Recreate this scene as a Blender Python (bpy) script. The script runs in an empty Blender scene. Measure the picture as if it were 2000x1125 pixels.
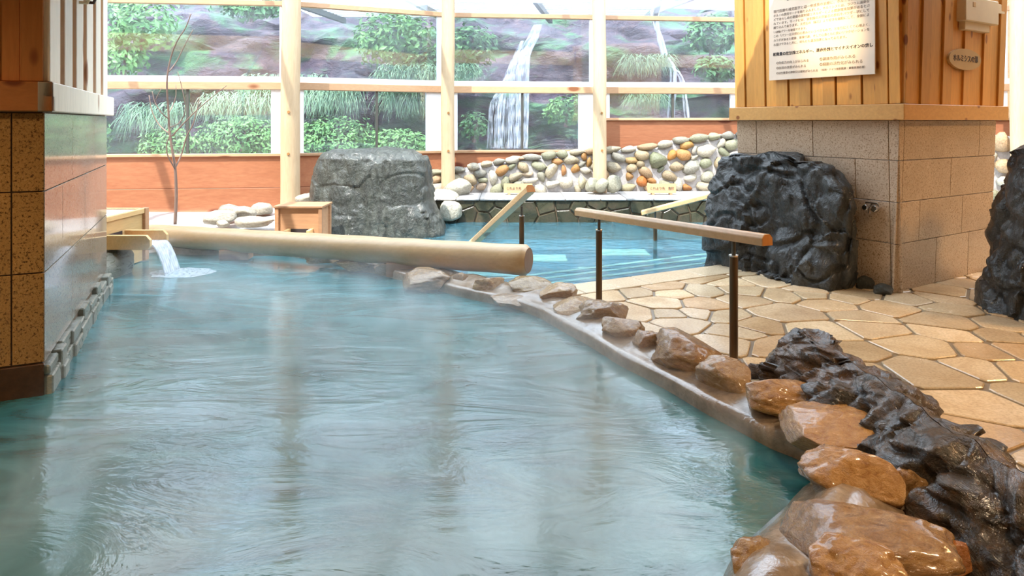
import bpy, bmesh, math, random
from mathutils import Vector, Matrix, noise
random.seed(7)
scene = bpy.context.scene
col = scene.collection
F, HZ, CZ = 1300.0, 238.0, 1.55          # focal length in pixels, horizon row, eye height

# ------------------------------------------------------------------ camera, sky, sun, exposure
cam_d = bpy.data.cameras.new('camera'); cam = bpy.data.objects.new('camera', cam_d); col.objects.link(cam)
cam.location = (0, 0, CZ); cam.rotation_euler = (math.pi/2, 0, 0)
cam_d.sensor_width = 36; cam_d.lens = 36*F/2000; cam_d.shift_y = -(562.5-HZ)/2000; cam_d.clip_end = 300
scene.camera = cam
world = bpy.data.worlds.new('sky'); scene.world = world; world.use_nodes = True
wb = world.node_tree.nodes['Background']
wb.inputs['Color'].default_value = (0.74, 0.87, 1.0, 1); wb.inputs['Strength'].default_value = 6.3
sun_d = bpy.data.lights.new('sun', 'SUN'); sun = bpy.data.objects.new('sun', sun_d); col.objects.link(sun)
sun_d.energy = 8.0; sun_d.angle = 0.012; sun_d.color = (1.0, 0.95, 0.87)
sun.rotation_euler = Vector((0.30, 0.50, -1.0)).to_track_quat('-Z', 'Y').to_euler(); sun.location = (0, 0, 12)
vs = scene.view_settings
vs.view_transform = 'Standard'; vs.look = 'None'; vs.gamma = 1; vs.use_curve_mapping = False; vs.exposure = 0.18
scene.cycles.use_denoising = True
scene.cycles.max_bounces = 8; scene.cycles.transparent_max_bounces = 12
scene.cycles.volume_bounces = 1; scene.cycles.volume_max_steps = 128
scene.cycles.sample_clamp_indirect = 6.0

# ------------------------------------------------------------------ helpers
def P(px, py, Y): return Vector(((px-1000)/F*Y, Y, CZ-(py-HZ)/F*Y))
def G(px, py, z=0.0):
    Y = (CZ-z)*F/(py-HZ); return Vector(((px-1000)/F*Y, Y, z))
W = {}
def link(o, parent=None, loc=None):
    col.objects.link(o); loc = Vector(loc if loc is not None else (0, 0, 0))
    W[o.name] = loc
    if parent is not None:
        o.parent = parent; o.location = loc - W[parent.name]
    else: o.location = loc
    return o
def tag(o, label=None, cat=None, group=None, kind=None):
    if label: o['label'] = label
    if cat: o['category'] = cat
    if group: o['group'] = group
    if kind: o['kind'] = kind
    return o
def empty(name, loc, label=None, cat=None, group=None, kind=None):
    e = bpy.data.objects.new(name, None); e.empty_display_size = 0.1
    link(e, None, loc); return tag(e, label, cat, group, kind)
class MB:
    def __init__(s): s.v = []; s.f = []
    def add(s, vs_, fs):
        n = len(s.v); s.v += [Vector(v) for v in vs_]; s.f += [tuple(i+n for i in f) for f in fs]; return s
    def hexa(s, b, t):                     # bottom quad, top quad (ccw from above)
        return s.add(list(b)+list(t), [(3,2,1,0),(4,5,6,7),(0,1,5,4),(1,2,6,5),(2,3,7,6),(3,0,4,7)])
    def box(s, a, b):
        (x0,y0,z0),(x1,y1,z1) = a, b
        return s.hexa([(x0,y0,z0),(x1,y0,z0),(x1,y1,z0),(x0,y1,z0)], [(x0,y0,z1),(x1,y0,z1),(x1,y1,z1),(x0,y1,z1)])
    def obox(s, o, u, v, w):               # origin corner and three edge vectors, right handed
        o,u,v,w = Vector(o),Vector(u),Vector(v),Vector(w)
        return s.hexa([o,o+u,o+u+v,o+v],[o+w,o+u+w,o+u+v+w,o+v+w])
    def bar(s, p, q, wd, ht, up=(0,0,1)):
        p,q = Vector(p),Vector(q); d=(q-p).normalized(); r=d.cross(Vector(up)).normalized(); u=r.cross(d).normalized()
        a,b = r*wd/2,u*ht/2
        s.add([p-a-b,p+a-b,p+a+b,p-a+b,q-a-b,q+a-b,q+a+b,q-a+b],[(0,1,2,3),(7,6,5,4),(4,5,1,0),(5,6,2,1),(6,7,3,2),(7,4,0,3)]); return s
    def prism(s, poly, z0, z1):
        n=len(poly); vs_=[(p[0],p[1],z0) for p in poly]+[(p[0],p[1],z1) for p in poly]
        return s.add(vs_, [tuple(range(n-1,-1,-1)),tuple(range(n,2*n))]+[(i,(i+1)%n,n+(i+1)%n,n+i) for i in range(n)])
    def tube(s, pts, rad, n=12, cap=True):
        pts=[Vector(p) for p in pts]; rad = rad if isinstance(rad,(list,tuple)) else [rad]*len(pts)
        vs_=[]; ref=None
        for i,p in enumerate(pts):
            d=(pts[min(i+1,len(pts)-1)]-pts[max(i-1,0)]).normalized()
            if ref is None: ref = Vector((1,0,0)) if abs(d.x)<0.8 else Vector((0,0,1))
            a=(ref-d*ref.dot(d)).normalized(); b=d.cross(a); ref=a
            vs_ += [p+(a*math.cos(t)+b*math.sin(t))*rad[i] for t in [2*math.pi*k/n for k in range(n)]]
        fs=[(i*n+k,i*n+(k+1)%n,(i+1)*n+(k+1)%n,(i+1)*n+k) for i in range(len(pts)-1) for k in range(n)]
        if cap: fs += [tuple(range(n-1,-1,-1)), tuple(range((len(pts)-1)*n,len(pts)*n))]
        return s.add(vs_, fs)
    def mesh(s, name, c=Vector((0,0,0))):
        m=bpy.data.meshes.new(name); m.from_pydata([tuple(v-c) for v in s.v],[],s.f); m.update(); return m
    def build(s, name, mat, parent=None, smooth=False, bevel=0, seg=2):
        lo=Vector([min(v[i] for v in s.v) for i in range(3)]); hi=Vector([max(v[i] for v in s.v) for i in range(3)])
        c=(lo+hi)/2
        if parent is None: c.z=lo.z
        m=s.mesh(name,c)
        bm=bmesh.new(); bm.from_mesh(m); bmesh.ops.recalc_face_normals(bm, faces=bm.faces)
        if bevel: bmesh.ops.bevel(bm, geom=list(bm.edges), offset=bevel, segments=seg, affect='EDGES', profile=0.6)
        bm.to_mesh(m); bm.free()
        if smooth: m.polygons.foreach_set('use_smooth',[True]*len(m.polygons))
        m.materials.append(mat); o=bpy.data.objects.new(name,m); link(o,parent,c); return o

# ------------------------------------------------------------------ materials
class NT:
    def __init__(s, name):
        s.m=bpy.data.materials.new(name); s.m.use_nodes=True; s.t=s.m.node_tree; s.n=s.t.nodes; s.l=s.t.links
        s.b=s.n['Principled BSDF']; s.out=s.n['Material Output']
    def node(s, typ, **kw):
        n=s.n.new(typ)
        for k,v in kw.items():
            if k in n.inputs.keys(): n.inputs[k].default_value=v
            else: setattr(n,k,v)
        return n
    def coord(s, scale=(1,1,1), rnd=True, world_=False):
        tc=s.node('ShaderNodeTexCoord'); mp=s.node('ShaderNodeMapping'); mp.inputs['Scale'].default_value=scale
        if world_:
            g=s.node('ShaderNodeNewGeometry'); s.l.new(g.outputs['Position'],mp.inputs['Vector'])
        else: s.l.new(tc.outputs['Object'],mp.inputs['Vector'])
        if rnd:
            oi=s.node('ShaderNodeObjectInfo'); mu=s.node('ShaderNodeMath',operation='MULTIPLY'); mu.inputs[1].default_value=37.0
            s.l.new(oi.outputs['Random'],mu.inputs[0]); cb=s.node('ShaderNodeCombineXYZ')
            for i in range(3): s.l.new(mu.outputs[0],cb.inputs[i])
            s.l.new(cb.outputs[0],mp.inputs['Location'])
        return mp.outputs['Vector']
    def noise(s, vec, scale=5, detail=4, rough=0.55, dist=0):
        n=s.node('ShaderNodeTexNoise'); n.inputs['Scale'].default_value=scale; n.inputs['Detail'].default_value=detail
        n.inputs['Roughness'].default_value=rough; n.inputs['Distortion'].default_value=dist
        if vec is not None: s.l.new(vec,n.inputs['Vector'])
        return n.outputs['Fac']
    def ramp(s, fac, stops):
        r=s.node('ShaderNodeValToRGB'); e=r.color_ramp.elements
        while len(e)<len(stops): e.new(0.5)
        for i,(p,c) in enumerate(stops): e[i].position=p; e[i].color=(*c,1) if len(c)==3 else c
        s.l.new(fac,r.inputs['Fac']); return r.outputs['Color']
    def mix(s, fac, a, b, mode='MIX'):
        n=s.node('ShaderNodeMix',data_type='RGBA',blend_type=mode)
        for sock,v in ((n.inputs['Factor'],fac),(n.inputs['A'],a),(n.inputs['B'],b)):
            if hasattr(v,'links') or isinstance(v,bpy.types.NodeSocket): s.l.new(v,sock)
            elif isinstance(v,(int,float)): sock.default_value=v
            else: sock.default_value=(*v,1)
        return n.outputs['Result']
    def maprange(s, fac, a,b,c,d):
        n=s.node('ShaderNodeMapRange'); s.l.new(fac,n.inputs[0])
        for i,v in enumerate((a,b,c,d)): n.inputs[i+1].default_value=v
        return n.outputs[0]
    def bump(s, h, strength=0.3, dist=0.02):
        b=s.node('ShaderNodeBump'); b.inputs['Strength'].default_value=strength; b.inputs['Distance'].default_value=dist
        s.l.new(h,b.inputs['Height']); s.l.new(b.outputs['Normal'],s.b.inputs['Normal'])
    def set(s, **kw):
        for k,v in kw.items():
            k=k.replace('_',' ')
            if isinstance(v,bpy.types.NodeSocket): s.l.new(v,s.b.inputs[k])
            else: s.b.inputs[k].default_value=(*v,1) if isinstance(v,tuple) else v
        return s.m

def plain(name, c, rough=0.5, metal=0.0):
    t=NT(name); v=t.coord(); n=t.noise(v,6,3)
    t.set(Base_Color=t.mix(n,tuple(x*0.88 for x in c),tuple(min(1,x*1.08) for x in c)),Roughness=rough,Metallic=metal); return t.m
def wood(name, a, b, axis='z', rough=0.45, knots=0.0, vary=0.18):
    t=NT(name); st={'x':(0.12,1,1),'y':(1,0.12,1),'z':(1,1,0.12)}[axis]
    v=t.coord(st); n1=t.noise(v,9,5,0.6,1.5); n2=t.noise(v,42,3,0.6,0.4)
    c=t.mix(n1,a,b); c=t.mix(t.maprange(n2,0.35,0.75,0,0.35),c,tuple(x*0.62 for x in a))
    if knots:
        kv=t.coord({'x':(0.45,1,1),'y':(1,0.45,1),'z':(1,1,0.45)}[axis]); vo=t.node('ShaderNodeTexVoronoi'); vo.inputs['Scale'].default_value=knots
        t.l.new(kv,vo.inputs['Vector']); k=t.maprange(vo.outputs['Distance'],0.11,0.17,0.95,0.0)
        c=t.mix(k,c,tuple(x*f for x,f in zip(a,(0.42,0.24,0.15))))
    oi=t.node('ShaderNodeObjectInfo'); br=t.maprange(oi.outputs['Random'],0,1,1-vary,1+vary)
    hs=t.node('ShaderNodeHueSaturation'); t.l.new(c,hs.inputs['Color']); t.l.new(br,hs.inputs['Value'])
    t.set(Base_Color=hs.outputs['Color'],Roughness=rough); t.bump(n2,0.15,0.004); return t.m
def stone(name, cols, scale=3.0, rough=0.4, bump=0.5, vary=0.2, fine=30, spec=0.5, rmin=None, usecol=False, coat=0.0):
    t=NT(name); v=t.coord(); n1=t.noise(v,scale,6,0.62,0.6); n2=t.noise(v,fine,4,0.6)
    k=len(cols); c=t.ramp(n1,[(0.28+0.44*i/max(1,k-1),cc) for i,cc in enumerate(cols)])
    c=t.mix(t.maprange(n2,0.4,0.7,0,0.4),c,tuple(x*0.45 for x in cols[0]))
    oi=t.node('ShaderNodeObjectInfo')
    if usecol: c=t.mix(1.0,c,oi.outputs['Color'],'MULTIPLY')
    hs=t.node('ShaderNodeHueSaturation'); t.l.new(c,hs.inputs['Color']); t.l.new(t.maprange(oi.outputs['Random'],0,1,1-vary,1+vary),hs.inputs['Value'])
    r=t.maprange(n1,0.3,0.7,rmin if rmin is not None else rough*0.55,rough)
    t.set(Base_Color=hs.outputs['Color'],Roughness=r)
    t.b.inputs['Specular IOR Level'].default_value=spec
    if coat: t.b.inputs['Coat Weight'].default_value=coat; t.b.inputs['Coat Roughness'].default_value=0.12
    ad=t.node('ShaderNodeMath',operation='ADD'); t.l.new(n1,ad.inputs[0]); ml=t.node('ShaderNodeMath',operation='MULTIPLY'); ml.inputs[1].default_value=0.25
    t.l.new(n2,ml.inputs[0]); t.l.new(ml.outputs[0],ad.inputs[1]); t.bump(ad.outputs[0],bump,0.03); return t.m
def granite(name, base, dark, pale, rough):
    t=NT(name); v=t.coord((1,1,1)); n=t.noise(v,75,3,0.7); n2=t.noise(v,2.5,3); n3=t.noise(v,190,2,0.6)
    c=t.ramp(n,[(0.36,dark),(0.47,base),(0.62,base),(0.72,pale)])
    c=t.mix(t.maprange(n3,0.55,0.68,0,0.6),c,dark); c=t.mix(t.maprange(n2,0.35,0.7,0,0.35),c,tuple(x*0.6 for x in base))
    t.set(Base_Color=c,Roughness=rough); return t.m

M={}
M['pine_z']=wood('pine_boards',(0.60,0.27,0.055),(0.76,0.38,0.09),'z',0.42,6.5)
M['pine_x']=wood('pine_trim',(0.64,0.32,0.085),(0.78,0.43,0.14),'x',0.42,6.5)
M['pine_dark']=wood('pine_recess',(0.50,0.20,0.05),(0.62,0.28,0.08),'z',0.5,7)
M['cedar']=wood('cedar_boards',(0.45,0.15,0.03),(0.60,0.24,0.06),'z',0.45,4)
M['cedar_x']=wood('cedar_trim',(0.45,0.15,0.03),(0.58,0.22,0.06),'x',0.45,4)
M['slat']=wood('window_lit_slats',(0.80,0.70,0.54),(0.88,0.80,0.66),'z',0.5,3)  # paler than the wood, window light on this side put into the colour
M['plank']=wood('red_cedar_planks',(0.27,0.085,0.035),(0.42,0.18,0.085),'x',0.55,2.2,0.1)
M['beam']=wood('window_beams',(0.44,0.25,0.13),(0.54,0.34,0.20),'x',0.5,2.5)
M['post']=wood('peeled_log_posts',(0.50,0.35,0.20),(0.60,0.46,0.30),'z',0.5,1.6)
M['log']=wood('lying_log',(0.55,0.36,0.18),(0.68,0.48,0.27),'x',0.32,0)
M['log_end']=wood('log_end_grain',(0.26,0.12,0.035),(0.36,0.18,0.06),'z',0.5)
M['rail']=wood('handrail_wood',(0.66,0.40,0.18),(0.78,0.54,0.30),'y',0.4,2)
M['rail_end']=wood('handrail_end_grain',(0.50,0.17,0.03),(0.6,0.25,0.06),'z',0.5)
M['hinoki']=wood('spout_box_wood',(0.72,0.44,0.17),(0.82,0.56,0.27),'y',0.45,2)
M['oldbox']=wood('weathered_box_wood',(0.42,0.22,0.11),(0.55,0.31,0.17),'x',0.5,2)
M['metal']=plain('brown_metal',(0.13,0.085,0.05),0.35,0.7)
M['darkmetal']=plain('dark_mullion',(0.12,0.12,0.11),0.4,0.5)
M['chrome']=plain('chrome',(0.8,0.8,0.82),0.12,1.0)
M['granite']=granite('warm_granite',(0.52,0.40,0.29),(0.18,0.11,0.06),(0.70,0.60,0.48),0.20)
M['granite_polished']=granite('polished_granite',(0.42,0.34,0.27),(0.16,0.11,0.08),(0.62,0.56,0.5),0.09)
M['granite_brown']=granite('brown_granite',(0.44,0.23,0.07),(0.06,0.025,0.008),(0.60,0.37,0.15),0.25)
M['grout']=plain('grey_grout',(0.36,0.35,0.33),0.6)
M['grout_dark']=plain('brown_grout',(0.16,0.11,0.07),0.7)
M['grout_floor']=plain('floor_grout',(0.20,0.16,0.11),0.35)
M['mortar']=stone('mortar',[(0.36,0.34,0.33),(0.48,0.46,0.45)],4,0.5,0.25,0.0)
M['kerb']=stone('wet_cement_kerb',[(0.18,0.12,0.07),(0.28,0.20,0.13),(0.38,0.30,0.22)],3.5,0.24,0.35,0.0,rmin=0.10,coat=0.4)
M['paving']=stone('paving_stones',[(0.45,0.34,0.22),(0.58,0.47,0.32),(0.66,0.56,0.41)],2.0,0.28,0.12,0.16,60,rmin=0.10,usecol=True)
M['coping']=stone('coping_stone',[(0.55,0.43,0.28),(0.64,0.52,0.36)],2.0,0.3,0.1,0.06,60,rmin=0.16)
def rock_mat(name,cols,r0,r1,stretch=(1,1,0.45),bump=0.9,coat=0.6):
    t=NT(name); v=t.coord(stretch,False); v2=t.coord((1,1,1),False)
    n1=t.noise(v2,1.7,5,0.6,0.8); n2=t.noise(v,9,6,0.68,1.6); n3=t.noise(v2,34,5,0.65,0.4)
    k=len(cols); c=t.ramp(n1,[(0.3+0.42*i/(k-1),cc) for i,cc in enumerate(cols)])
    c=t.mix(t.maprange(n2,0.42,0.62,0.0,0.75),c,tuple(x*0.35 for x in cols[0])); c=t.mix(t.maprange(n3,0.55,0.72,0.0,0.5),c,cols[-1])
    t.set(Base_Color=c,Roughness=t.maprange(n2,0.3,0.7,r0,r1))
    a=t.node('ShaderNodeMath',operation='MULTIPLY_ADD'); a.inputs[1].default_value=0.45; t.l.new(n3,a.inputs[0]); t.l.new(n2,a.inputs[2])
    t.bump(a.outputs[0],bump,0.08)
    t.b.inputs['Coat Weight'].default_value=coat; t.b.inputs['Coat Roughness'].default_value=0.09; t.b.inputs['Coat IOR'].default_value=1.5
    b2=t.node('ShaderNodeBump'); b2.inputs['Strength'].default_value=0.35; b2.inputs['Distance'].default_value=0.05; t.l.new(n2,b2.inputs['Height']); t.l.new(b2.outputs[0],t.b.inputs['Coat Normal'])
    return t.m
M['rock']=rock_mat('dark_wet_rock',[(0.006,0.007,0.006),(0.022,0.025,0.023),(0.09,0.10,0.098)],0.3,0.6)
M['rock_green']=rock_mat('grey_green_rock',[(0.02,0.025,0.02),(0.045,0.053,0.042),(0.095,0.105,0.09)],0.3,0.6,(1,1,0.35),0.6,0.5)
M['rock_brown']=rock_mat('brown_black_rock',[(0.014,0.013,0.010),(0.08,0.048,0.022),(0.24,0.11,0.03)],0.25,0.6,(1,0.5,1))
M['kerb_stone']=stone('ochre_river_stone',[(0.22,0.12,0.045),(0.38,0.24,0.10),(0.52,0.37,0.19)],5,0.30,0.5,0.12,40,rmin=0.10,usecol=True,coat=0.5)
M['cobble']=stone('cobble',[(0.26,0.23,0.19),(0.42,0.39,0.33),(0.58,0.55,0.49)],6,0.45,0.5,0.15,40,usecol=True)
M['clad']=stone('bench_cladding',[(0.025,0.026,0.015),(0.06,0.056,0.032),(0.10,0.07,0.045)],3,0.4,0.5,0.25,25)
M['slate']=stone('slate_plinth',[(0.17,0.17,0.13),(0.28,0.28,0.23),(0.36,0.34,0.28)],5,0.4,0.5,0.15,25)
M['wetbase']=stone('wet_dark_base',[(0.05,0.022,0.01),(0.10,0.045,0.02)],3,0.3,0.3,0.0,25)
M['tile']=plain('pool_tile',(0.085,0.19,0.24),0.4)
M['nosing']=plain('step_nosing',(0.60,0.72,0.56),0.4)
M['cream']=plain('cream_plastic',(0.72,0.62,0.42),0.45)
M['paper']=plain('sign_board',(0.84,0.70,0.56),0.5)
M['signwood']=plain('sign_wood',(0.45,0.27,0.12),0.5)
M['oval']=plain('oval_sign_wood',(0.55,0.36,0.15),0.5)
M['ink']=plain('ink',(0.04,0.03,0.03),0.6)
M['inkgrey']=plain('ink_grey',(0.28,0.22,0.18),0.6)
M['white']=plain('white_frame',(0.85,0.86,0.88),0.45)
M['plaster']=plain('ceiling_boards',(0.42,0.27,0.14),0.6)
M['wallwood']=wood('room_wall_boards',(0.42,0.22,0.09),(0.55,0.32,0.14),'z',0.5,2)
M['kerbdark']=plain('skylight_upstand',(0.10,0.08,0.07),0.7)
M['bark']=wood('twig_bark',(0.16,0.10,0.08),(0.26,0.18,0.14),'z',0.7)

def glass_mat():
    t=NT('dusty_glass'); t.n.remove(t.b)
    tr=t.node('ShaderNodeBsdfTransparent'); tr.inputs[0].default_value=(0.93,0.97,1.0,1)
    gl=t.node('ShaderNodeBsdfGlossy'); gl.inputs['Roughness'].default_value=0.02; gl.inputs[0].default_value=(0.9,0.93,1,1)
    di=t.node('ShaderNodeBsdfDiffuse'); di.inputs[0].default_value=(0.78,0.84,1.0,1)
    v=t.coord((1,1,1),False,True); n=t.noise(v,1.3,5,0.6,0.8); n2=t.noise(v,60,2,0.6)
    mu=t.node('ShaderNodeMath',operation='MULTIPLY'); t.l.new(t.maprange(n,0.3,0.75,0.025,0.085),mu.inputs[0]); t.l.new(t.maprange(n2,0.3,0.8,0.8,1.4),mu.inputs[1])
    m1=t.node('ShaderNodeMixShader'); t.l.new(mu.outputs[0],m1.inputs[0]); t.l.new(tr.outputs[0],m1.inputs[1]); t.l.new(di.outputs[0],m1.inputs[2])
    fr=t.node('ShaderNodeFresnel'); fr.inputs[0].default_value=1.85
    m2=t.node('ShaderNodeMixShader'); t.l.new(fr.outputs[0],m2.inputs[0]); t.l.new(m1.outputs[0],m2.inputs[1]); t.l.new(gl.outputs[0],m2.inputs[2])
    t.l.new(m2.outputs[0],t.out.inputs[0]); return t.m
M['glass']=glass_mat()
def water1():
    t=NT('milky_hot_water'); v=t.coord((1.0,2.4,1.0),False,True)
    n=t.noise(v,1.1,5,0.58,1.8); n2=t.noise(v,6,3,0.55,0.8)
    c=t.ramp(n,[(0.3,(0.012,0.065,0.07)),(0.52,(0.035,0.15,0.165)),(0.75,(0.10,0.27,0.30))])
    t.set(Base_Color=c,Roughness=0.11,IOR=1.55)
    a=t.node('ShaderNodeMath',operation='MULTIPLY_ADD'); a.inputs[1].default_value=0.18; t.l.new(n2,a.inputs[0]); t.l.new(n,a.inputs[2])
    t.bump(a.outputs[0],0.16,0.05); return t.m
M['water1']=water1()
def water2():
    t=NT('clear_blue_water'); t.n.remove(t.b)
    v=t.coord((1,1.8,1),False,True); n=t.noise(v,2.2,4,0.55,1.2)
    tr=t.node('ShaderNodeBsdfTransparent'); tr.inputs[0].default_value=(0.62,0.85,0.93,1)
    gl=t.node('ShaderNodeBsdfGlossy'); gl.inputs['Roughness'].default_value=0.06
    di=t.node('ShaderNodeBsdfDiffuse'); di.inputs[0].default_value=(0.13,0.33,0.42,1)
    b=t.node('ShaderNodeBump'); b.inputs['Strength'].default_value=0.42; b.inputs['Distance'].default_value=0.05; t.l.new(n,b.inputs['Height'])
    for s_ in (gl,): t.l.new(b.outputs[0],s_.inputs['Normal'])
    m1=t.node('ShaderNodeMixShader'); m1.inputs[0].default_value=0.25; t.l.new(tr.outputs[0],m1.inputs[1]); t.l.new(di.outputs[0],m1.inputs[2])
    fr=t.node('ShaderNodeFresnel'); fr.inputs[0].default_value=1.33; t.l.new(b.outputs[0],fr.inputs['Normal'])
    m2=t.node('ShaderNodeMixShader'); t.l.new(fr.outputs[0],m2.inputs[0]); t.l.new(m1.outputs[0],m2.inputs[1]); t.l.new(gl.outputs[0],m2.inputs[2])
    t.l.new(m2.outputs[0],t.out.inputs[0]); return t.m
M['water2']=water2()
def fall_mat(name, dens=0.75):
    t=NT(name); v=t.coord((14,14,0.5)); n=t.noise(v,2.2,3)
    t.set(Base_Color=(0.86,0.91,1.0),Roughness=0.35,Alpha=t.maprange(n,0.3,0.68,dens*0.25,dens)); return t.m
M['fall']=fall_mat('falling_water')
M['foam']=fall_mat('splash_foam',0.55)
M['fall_out']=fall_mat('waterfall_strands',0.42)
def leaf_mat(name,a,b):
    t=NT(name); v=t.coord((1,1,1)); n=t.noise(v,2.5,3)
    t.set(Base_Color=t.mix(t.maprange(n,0.3,0.7,0,1),a,b),Roughness=0.55); t.b.inputs['Subsurface Weight'].default_value=0.0
    return t.m
M['leaf']=leaf_mat('shrub_leaves',(0.03,0.11,0.04),(0.10,0.26,0.08))
M['leaf_bright']=leaf_mat('bright_leaves',(0.07,0.22,0.06),(0.20,0.40,0.12))
M['grass']=leaf_mat('hanging_grass',(0.08,0.20,0.11),(0.22,0.36,0.20))
def cliff_mat():
    t=NT('mossy_cliff'); v=t.coord((1,1,2.2),False,True); n=t.noise(v,0.55,6,0.62,0.8); n2=t.noise(v,3,5,0.65)
    r=t.ramp(n2,[(0.3,(0.015,0.012,0.025)),(0.5,(0.05,0.034,0.055)),(0.7,(0.12,0.075,0.085))])
    g=t.ramp(n2,[(0.3,(0.015,0.06,0.03)),(0.6,(0.06,0.17,0.07))])
    t.set(Base_Color=t.mix(t.maprange(n,0.47,0.58,0,1),r,g),Roughness=0.5); t.bump(n2,0.9,0.15); return t.m
M['cliff']=cliff_mat()

# ------------------------------------------------------------------ rock makers
def ico(sub):
    bm=bmesh.new(); bmesh.ops.create_icosphere(bm,subdivisions=sub,radius=1)
    v=[w.co.copy() for w in bm.verts]; f=[[q.index for q in p.verts] for p in bm.faces]; bm.free(); return v,f
ICO={k:ico(k) for k in (2,3,4,5,6)}
def rock_mesh(name, seed, sub=3, power=2.6, rough=0.18, freq=1.3, flat=0.0, cuts=3, ridge=0.0):
    rs=random.Random(seed); V,Fc=ICO[sub]; off=Vector((seed*3.17%50,seed*7.3%50,seed*1.9%50)); out=[]
    pl=[]
    for i in range(cuts):
        d=Vector((rs.gauss(0,1),rs.gauss(0,1),rs.gauss(0,0.7))).normalized(); pl.append((d,rs.uniform(0.62,0.85)))
    for v in V:
        k=(abs(v.x)**power+abs(v.y)**power+abs(v.z)**power)**(-1/power); p=v*k
        d=noise.fractal(v*freq+off,1.0,2.0,4)*rough
        if ridge: d-=abs(noise.noise(v*freq*2.3+off))*ridge
        p=p*(1+d)
        for nrm,h in pl:
            e=p.dot(nrm)-h
            if e>0: p-=nrm*e*0.85
        if flat and p.z<-flat: p.z=-flat
        out.append(p)
    m=bpy.data.meshes.new(name); m.from_pydata([tuple(p) for p in out],[],Fc); m.update()
    m.polygons.foreach_set('use_smooth',[True]*len(m.polygons)); return m
def put(name, mesh, mat, loc, scale, rot=(0,0,0), parent=None, color=None):
    o=bpy.data.objects.new(name,mesh)
    if not mesh.materials: mesh.materials.append(mat)
    link(o,parent,loc); o.scale=scale; o.rotation_euler=rot
    if color: o.color=(*color,1)
    return o

# ------------------------------------------------------------------ shell: floor, ceiling, outer walls
WZ=-0.06                                               # water level
edge_px=[(350,497),(470,500),(581,503),(740,537),(893,578),(1000,602),(1050,620),(1096,646),(1153,678),(1217,717),(1270,745),(1405,822),(1508,877)]
KE=[Vector((-4.35,8.15,0))]+[G(x,y,WZ) for x,y in edge_px]
KE=[Vector((p.x,p.y,0)) for p in KE]+[Vector((1.40,3.12,0)),Vector((1.36,2.92,0)),Vector((1.12,2.68,0)),Vector((0.76,2.30,0)),Vector((0.40,1.85,0)),Vector((-0.3,1.45,0)),Vector((-1.8,1.2,0)),Vector((-5,1.1,0))]
def resample(pts, step):
    out=[pts[0].copy()]; 
    for i in range(len(pts)-1):
        p0=pts[max(i-1,0)]; p1=pts[i]; p2=pts[i+1]; p3=pts[min(i+2,len(pts)-1)]
        n=max(1,int((p2-p1).length/step))
        for k in range(1,n+1):
            t=k/n; out.append(0.5*((2*p1)+(p2-p0)*t+(2*p0-5*p1+4*p2-p3)*t*t+(3*p1-p0-3*p2+p3)*t**3))
    return out
KP=resample(KE,0.07)
def ktan(i): return (KP[min(i+1,len(KP)-1)]-KP[max(i-1,0)]).normalized()
def kdist(x,y):
    q=Vector((x,y,0)); b=1e9; s=0
    for i,p in enumerate(KP):
        d=(q-p).length
        if d<b: b=d; t=ktan(i); nr=Vector((-t.y,t.x,0)); s=1 if (q-p).dot(nr)>0 else -1
    return b*s
CA=G(1085,560); CB=G(1400,518); CA.z=CB.z=0
cu=(CB-CA).normalized(); cn=Vector((-cu.y,cu.x,0))     # cn points towards the far pool
C0=CA-cu*0.55; C1=CA+cu*4.2
floor_poly=[C0+cn*0.0,C1,Vector((9,10.5,0)),Vector((9,-4,0)),Vector((-7.5,-4,0)),Vector((-7.5,0.7,0)),Vector((-1.6,0.85,0)),Vector((0,1.15,0)),Vector((0.9,1.9,0)),Vector((1.35,2.45,0)),Vector((1.6,3.0,0)),Vector((1.5,3.6,0)),Vector((0.95,4.75,0)),Vector((0.45,5.6,0))]
mb=MB(); mb.prism(floor_poly,-0.9,-0.012); floor=mb.build('floor',M['grout_floor']); tag(floor,kind='structure')
W['floor']=W[floor.name]
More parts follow.
